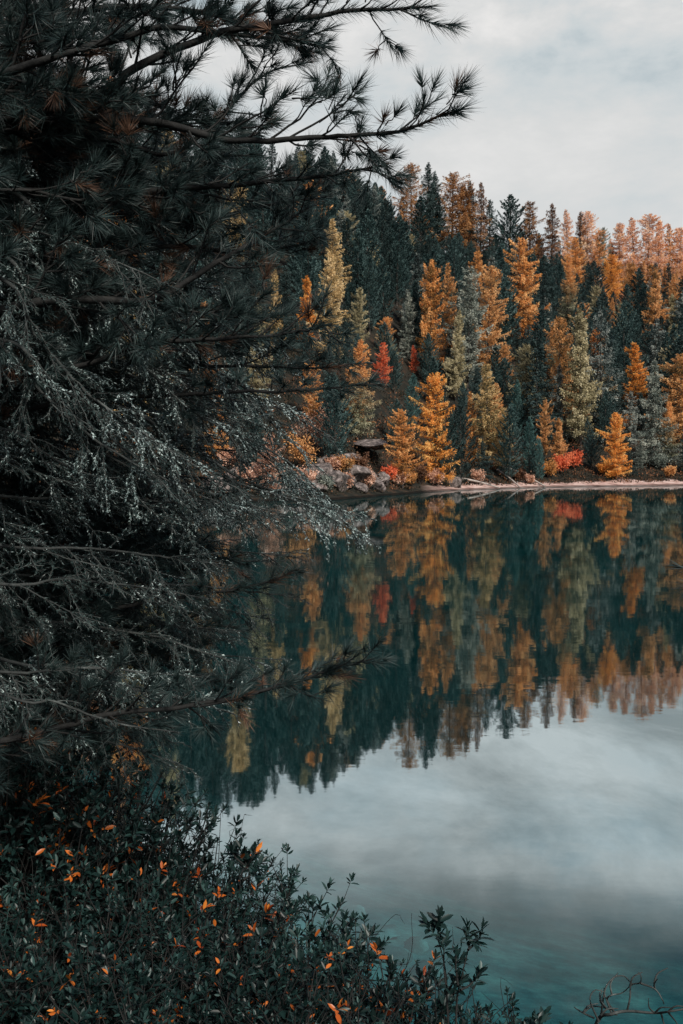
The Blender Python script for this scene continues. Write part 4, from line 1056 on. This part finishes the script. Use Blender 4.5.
def far_shore():
    rng = np.random.default_rng(9)
    bl = [(340, 486, 1.3, 'pale split boulder at the waterline'), (355, 480, 1.5, 'large grey boulder below the peach bush'), (322, 478, 1.2, 'grey boulder beside the broad peach bush'), (372, 488, 1.0, 'flat pale stone nearest the orange larch'),
          (305, 485, 1.0, 'white-topped boulder behind the hanging twigs'), (288, 482, 1.1, 'rounded boulder among the hanging twigs'), (270, 492, .9, 'small white boulder at the waterline by the twigs'), (350, 466, 1.1, 'boulder propping the flat ledge'),
          (332, 466, 1.0, 'angular boulder on the slope above the stones'), (380, 482, .8, 'reddish stone at the foot of the orange larch'), (240, 480, 1.3, 'boulder seen through the lichened branch'), (218, 494, 1.2, 'pale boulder below the lichened branch'),
          (316, 492, .7, 'small dark stone in the shallows'), (360, 491, .7, 'low stone in the shallows'), (296, 494, .6, 'half-drowned stone by the twigs'), (455, 487, .9, 'pale stone on the beach under the dark pine')]
    for px, py, s, lab in bl:
        x, y = on_ground(px, py)
        boulder(x, y, gz(x, y) + s * .25, np.array([s * rng.uniform(.9, 1.5), s * rng.uniform(.8, 1.1), s * rng.uniform(.6, .9)]), rng, M['rock'], lab, 'boulders on the far shore')
    # stones on the lake bed close to the bank
    for px, py, sz, lab in [(382, 893, .16, 'pale flat stone under clear shallow water'), (352, 868, .13, 'small pale stone drowned near the leafy shoots'), (418, 902, .12, 'drowned stone beyond the forked shoot'), (395, 925, .14, 'brownish drowned stone near the bank'), (340, 888, .10, 'little drowned stone by the bank'), (430, 940, .13, 'drowned stone just behind the forked shoot'), (372, 932, .11, 'drowned stone half under the low shrubs')]:
        d = ray(px, py); Y = 3.0 / -d[2]; x = d[0] * Y
        boulder(x, Y + .25, gz(x, Y + .25) + sz * .15, np.array([sz * 1.2, sz, sz * .5]) * .8, rng, M['rock'], lab, 'drowned stones near the bank')
    # the flat ledge
    x, y = on_ground(372, 462)
    boulder(x, y, gz(x, y) + 1.5, np.array([2.6, 1.6, .5]), rng, M['rock'], 'flat slab of rock jutting out over a dark hollow', None)
    # fallen trunks
    def log(a, b, r, lab):
        xa, ya = on_ground(*a); xb, yb = on_ground(*b)
        A = np.array([xa, ya, gz(xa, ya) + r * 2.0]); B = np.array([xb, yb, max(gz(xb, yb), 0) + r * .7])
        root = bpy.data.objects.new('fallen_log', None); COL.objects.link(root); root.location = A; tag(root, lab, 'log', 'fallen trunks on the far shore')
        mb = MB(); P = smooth_path([A - A, (B - A) * .5 + [0, 0, .12], B - A], .3); tube(mb, P, np.linspace(r, r * .5, len(P)), 8)
        obj('trunk', mb.mesh('trunk', True), M['dead_wood'], root)
        for k in range(6):
            j = int(rng.uniform(.2, .95) * (len(P) - 1)); d = unit(rng.normal(size=3) + [0, 0, .6])
            m2 = MB(); tube(m2, P[j] + d * np.linspace(0, rng.uniform(.6, 1.5), 4)[:, None], np.linspace(r * .3, .01, 4), 5)
            obj('branch', m2.mesh('branch'), M['dead_wood'], root)
    log((500, 468), (545, 488), .16, 'bleached fallen trunk sloping down to the beach')
    log((497, 472), (520, 489), .12, 'thinner fallen trunk under the golden larch')
    log((452, 480), (500, 490), .13, 'fallen trunk lying along the waterline')
    # bushes
    bs = [(318, 456, 4.6, 'pinkish', 'broad peach bush above the boulders'), (302, 470, 2.6, 'amber', 'amber bush below the broad peach one'), (345, 478, 1.7, 'amber', 'amber bush squeezed between two boulders'), (360, 474, 1.6, 'russet', 'brown bush under the flat slab'), (400, 488, 1.4, 'pinkish', 'pinkish bush at the foot of the ragged larch'), (410, 486, 1.3, 'amber', 'amber bush at the waterline near the ragged larch'), (448, 484, 1.5, 'amber', 'amber bush at the start of the beach'), (308, 489, 1.5, 'pinkish', 'pale peach bush at the waterline under the boulders'), (326, 491, 1.1, 'greygreen', 'pale dry bush in front of the grey boulders'), (346, 490, 1.2, 'pinkish', 'pale peach bush below the split boulder'), (368, 489, 1.3, 'pinkish', 'pink-brown bush by the flat pale stone'),
          (284, 490, 1.6, 'greygreen', 'dry grey bush behind the hanging twigs'), (250, 488, 1.8, 'pinkish', 'pale dry bush half hidden by lichened twigs'), (574, 470, 2.2, 'red', 'bright red bush on the beach edge'), (562, 474, 2.0, 'red', 'smaller red bush touching the bright red one'), (549, 478, 1.9, 'orange', 'little orange bush at the beach edge'), (612, 478, 1.2, 'orange', 'low orange bush by the small fiery larch'),
          (604, 476, 1.5, 'vivid', 'round orange bush by the beach'), (390, 484, 1.5, 'red', 'rusty red bush at the waterline'), (420, 484, 1.6, 'russet', 'brown bush under the spreading orange larch'), (478, 484, 1.3, 'pinkish', 'pinkish bush behind the beached trunk'),
          (436, 486, 1.6, 'pinkish', 'pinkish brown bush under dark pines'), (365, 484, 1.3, 'pinkish', 'peach bush among the boulders'), (335, 474, 1.4, 'pinkish', 'peach bush above the split boulder'), (670, 478, 1.4, 'amber', 'amber bush at the beach end'),
          (626, 430, 2.0, 'orange', 'orange tuft half hidden by the shaggy spruce'), (520, 482, 1.2, 'russet', 'brown bush beside the driftwood'), (660, 470, 2, 'greygreen', 'grey bush below the shaggy spruce'), (530, 484, 1.0, 'pinkish', 'low pink bush under the teal pines'),
          (265, 480, 2, 'pinkish', 'peach bush behind the hanging twigs'), (230, 470, 1.6, 'pinkish', 'faded bush behind the hanging twigs')]
    for px, py, h, mat, lab in bs:
        x, y = on_ground(px, py)
        root = bpy.data.objects.new('bush', None); COL.objects.link(root); root.location = (x, y, gz(x, y)); tag(root, lab, 'bush', 'bushes along the far shore')
        wood, lf = MB(), MB()
        for k in range(13):
            az = k * 2.4; rad = h * .5 * math.sqrt((k + .4) / 13)
            t = np.array([rad * math.cos(az), rad * math.sin(az), h * rng.uniform(.55, 1)])
            tube(wood, np.linspace([0, 0, -.05], t, 4), np.linspace(.03, .008, 4), 4)
            n = 130
            p = t * rng.uniform(.45, 1.0, n)[:, None] + rng.normal(0, .09 * h, (n, 3))
            spray_leaves(lf, p, unit(rng.normal(size=(n, 3)) + [0, 0, .4]), rng.uniform(.12, .24, n), .1, rng, np.clip(rng.normal(.5, .15) + rng.normal(0, .14, n), 0, 1))
        obj('stems', wood.mesh('stems'), M['far_bark'], root)
        lf_o = obj('leaves', lf.mesh('leaves'), M[mat], root)
    # heath and seedlings between the trees: nobody could count them
    mb = MB(); n = 5200
    px = rng.uniform(-60, 740, n); d = 1.3 + rng.beta(1, 3.8, n) * 110
    for i in range(n):
        rx = (px[i] - 341.5) / FPX; Y = 100.
        for _ in range(3): Y = np.interp(rx * Y, FX, FY) + d[i]
        x = rx * Y; g = gz(x, Y)
        if g < .3: continue
        k = 22; s = rng.uniform(.35, 1.0)
        p = np.array([x, Y, g]) + rng.normal(0, 1, (k, 3)) * [s * .6, s * .6, s * .35]; p[:, 2] = np.maximum(p[:, 2], g)
        spray_leaves(mb, p, unit(rng.normal(size=(k, 3)) + [0, 0, .6]), rng.uniform(.15, .35, k), .12, rng, np.clip(rng.normal(.42, .25) + rng.normal(0, .1, k), 0, 1))
    o = obj('undergrowth', mb.mesh('undergrowth'), M['heath']); tag(o, 'brown and rusty heath between the distant trees', None, None, 'stuff')
    # leaf litter and seedlings on the near bank under the shrubs
    mb = MB(); n = 9000
    x = rng.uniform(-3.2, 1.6, n); y = rng.uniform(1.6, 7.5, n)
    g = ground(x, y); ok = g > .12
    p = np.stack([x, y, g + rng.exponential(.06, n)], 1)[ok]
    put_leaves(mb, p, unit(rng.normal(size=p.shape) * [1, 1, .5] + [0, 0, .3]), rng.uniform(.03, .05, len(p)), rng)
    nb = 1500; x = rng.uniform(-2.6, 1.0, nb); y = rng.uniform(2.0, 6.0, nb); g = ground(x, y); ok = (g > .2) & (vnoise(x, y, .35, 9) > .35)
    b_ = np.stack([x, y, g], 1)[ok]; tri_leaves(mb, b_, unit(rng.normal(0, .28, b_.shape) + [0, 0, 1]), rng.uniform(.35, .75, len(b_)), .006, rng, .9)
    o = obj('ground_cover', mb.mesh('ground_cover'), M['shrub_leaves']); tag(o, 'low dark leafy ground cover on the near bank', None, None, 'stuff')

# ------------------------------------------------------------------ sky, sun, camera
def world_and_camera():
    w = bpy.data.worlds.new('World'); C.world = w; w.use_nodes = True
    nt = w.node_tree; nt.nodes.clear(); L = nt.links
    out = nd(nt, 'ShaderNodeOutputWorld'); bg = nd(nt, 'ShaderNodeBackground'); bg.inputs[1].default_value = .1
    sky = nd(nt, 'ShaderNodeTexSky'); sky.sky_type = 'NISHITA'; sky.sun_disc = False
    sky.sun_elevation = math.radians(SUN_EL); sky.sun_rotation = math.radians(SUN_AZ)
    tc = nd(nt, 'ShaderNodeTexCoord')
    mp = nd(nt, 'ShaderNodeMapping'); mp.inputs['Scale'].default_value = (1, 1, 2.2); L.new(tc.outputs['Generated'], mp.inputs[0])
    n1 = nd(nt, 'ShaderNodeTexNoise'); n1.inputs['Scale'].default_value = 5.5; n1.inputs['Detail'].default_value = 10; n1.inputs['Roughness'].default_value = .6; n1.inputs['Distortion'].default_value = .15
    L.new(mp.outputs[0], n1.inputs['Vector'])
    n2 = nd(nt, 'ShaderNodeTexNoise'); n2.inputs['Scale'].default_value = 1.3; n2.inputs['Detail'].default_value = 4
    L.new(mp.outputs[0], n2.inputs['Vector'])
    # cloud brightness
    sp0 = nd(nt, 'ShaderNodeSeparateXYZ'); L.new(tc.outputs['Generated'], sp0.inputs[0])
    ct = nd(nt, 'ShaderNodeMapRange'); L.new(sp0.outputs['Z'], ct.inputs[0]); ct.inputs[1].default_value = .28; ct.inputs[2].default_value = .5; ct.inputs[3].default_value = .5; ct.inputs[4].default_value = 1.8
    q1 = nd(nt, 'ShaderNodeMath', operation='SUBTRACT'); L.new(n1.outputs[0], q1.inputs[0]); q1.inputs[1].default_value = .52
    q2 = nd(nt, 'ShaderNodeMath', operation='MULTIPLY_ADD'); L.new(q1.outputs[0], q2.inputs[0]); L.new(ct.outputs[0], q2.inputs[1]); q2.inputs[2].default_value = .52
    cl = ramp(nt, q2.outputs[0], [(.34, (4.4, 5.2, 5.6)), (.44, (5.9, 6.4, 6.6)), (.54, (6.9, 7.0, 7.0)), (.66, (8.2, 8.1, 8.0))])
    # holes in the cloud, only well above the horizon
    sp = nd(nt, 'ShaderNodeSeparateXYZ'); L.new(tc.outputs['Generated'], sp.inputs[0])
    el = nd(nt, 'ShaderNodeMapRange'); L.new(sp.outputs['Z'], el.inputs[0]); el.inputs[1].default_value = .38; el.inputs[2].default_value = .54; el.inputs[3].default_value = -.75; el.inputs[4].default_value = .42
    ad = nd(nt, 'ShaderNodeMath', operation='ADD'); L.new(n2.outputs[0], ad.inputs[0]); L.new(el.outputs[0], ad.inputs[1])
    rx = nd(nt, 'ShaderNodeMath', operation='MULTIPLY_ADD'); L.new(sp.outputs['X'], rx.inputs[0]); rx.inputs[1].default_value = .35; L.new(ad.outputs[0], rx.inputs[2]); ad = rx
    bk = nd(nt, 'ShaderNodeMath', operation='MULTIPLY_ADD'); L.new(q1.outputs[0], bk.inputs[0]); bk.inputs[1].default_value = -1.1; L.new(ad.outputs[0], bk.inputs[2]); ad = bk
    ho = nd(nt, 'ShaderNodeMapRange'); L.new(ad.outputs[0], ho.inputs[0]); ho.inputs[1].default_value = .42; ho.inputs[2].default_value = .68
    mx = nd(nt, 'ShaderNodeMix', data_type='RGBA'); L.new(ho.outputs[0], mx.inputs[0]); L.new(cl, mx.inputs[6]); L.new(sky.outputs[0], mx.inputs[7])
    L.new(mx.outputs[2], bg.inputs[0]); L.new(bg.outputs[0], out.inputs[0])
    s = bpy.data.lights.new('sun', 'SUN'); s.energy = 4.7; s.angle = math.radians(8); s.color = (1, .93, .84)
    so = bpy.data.objects.new('sun', s); COL.objects.link(so)
    so.rotation_euler = (math.radians(90 - SUN_EL), 0, math.radians(180 - SUN_AZ))
    c = bpy.data.cameras.new('camera'); co = bpy.data.objects.new('camera', c); COL.objects.link(co)
    c.sensor_fit = 'VERTICAL'; c.sensor_height = 36; c.lens = 36 * FPX / 1024
    co.location = CAM; co.rotation_euler = (PI / 2 - PITCH, 0, 0); c.clip_start = .05; c.clip_end = 5000
    C.camera = co
    C.view_settings.view_transform = 'Standard'; C.view_settings.look = 'None'; C.view_settings.gamma = 1; C.view_settings.exposure = 0
    C.render.engine = 'CYCLES'
    cy = C.cycles; cy.max_bounces = 6; cy.diffuse_bounces = 3; cy.glossy_bounces = 3; cy.transparent_max_bounces = 8; cy.transmission_bounces = 3
    cy.caustics_reflective = False; cy.caustics_refractive = False; cy.use_denoising = True; cy.sample_clamp_indirect = 4
    C.render.resolution_x = 683; C.render.resolution_y = 1024
SUN_EL, SUN_AZ = 42, 150

build_ground(); build_water(); far_forest(); label_forest(); far_shore()
near_pine(); near_spruce(); edge_pine(); shrubs(); world_and_camera()
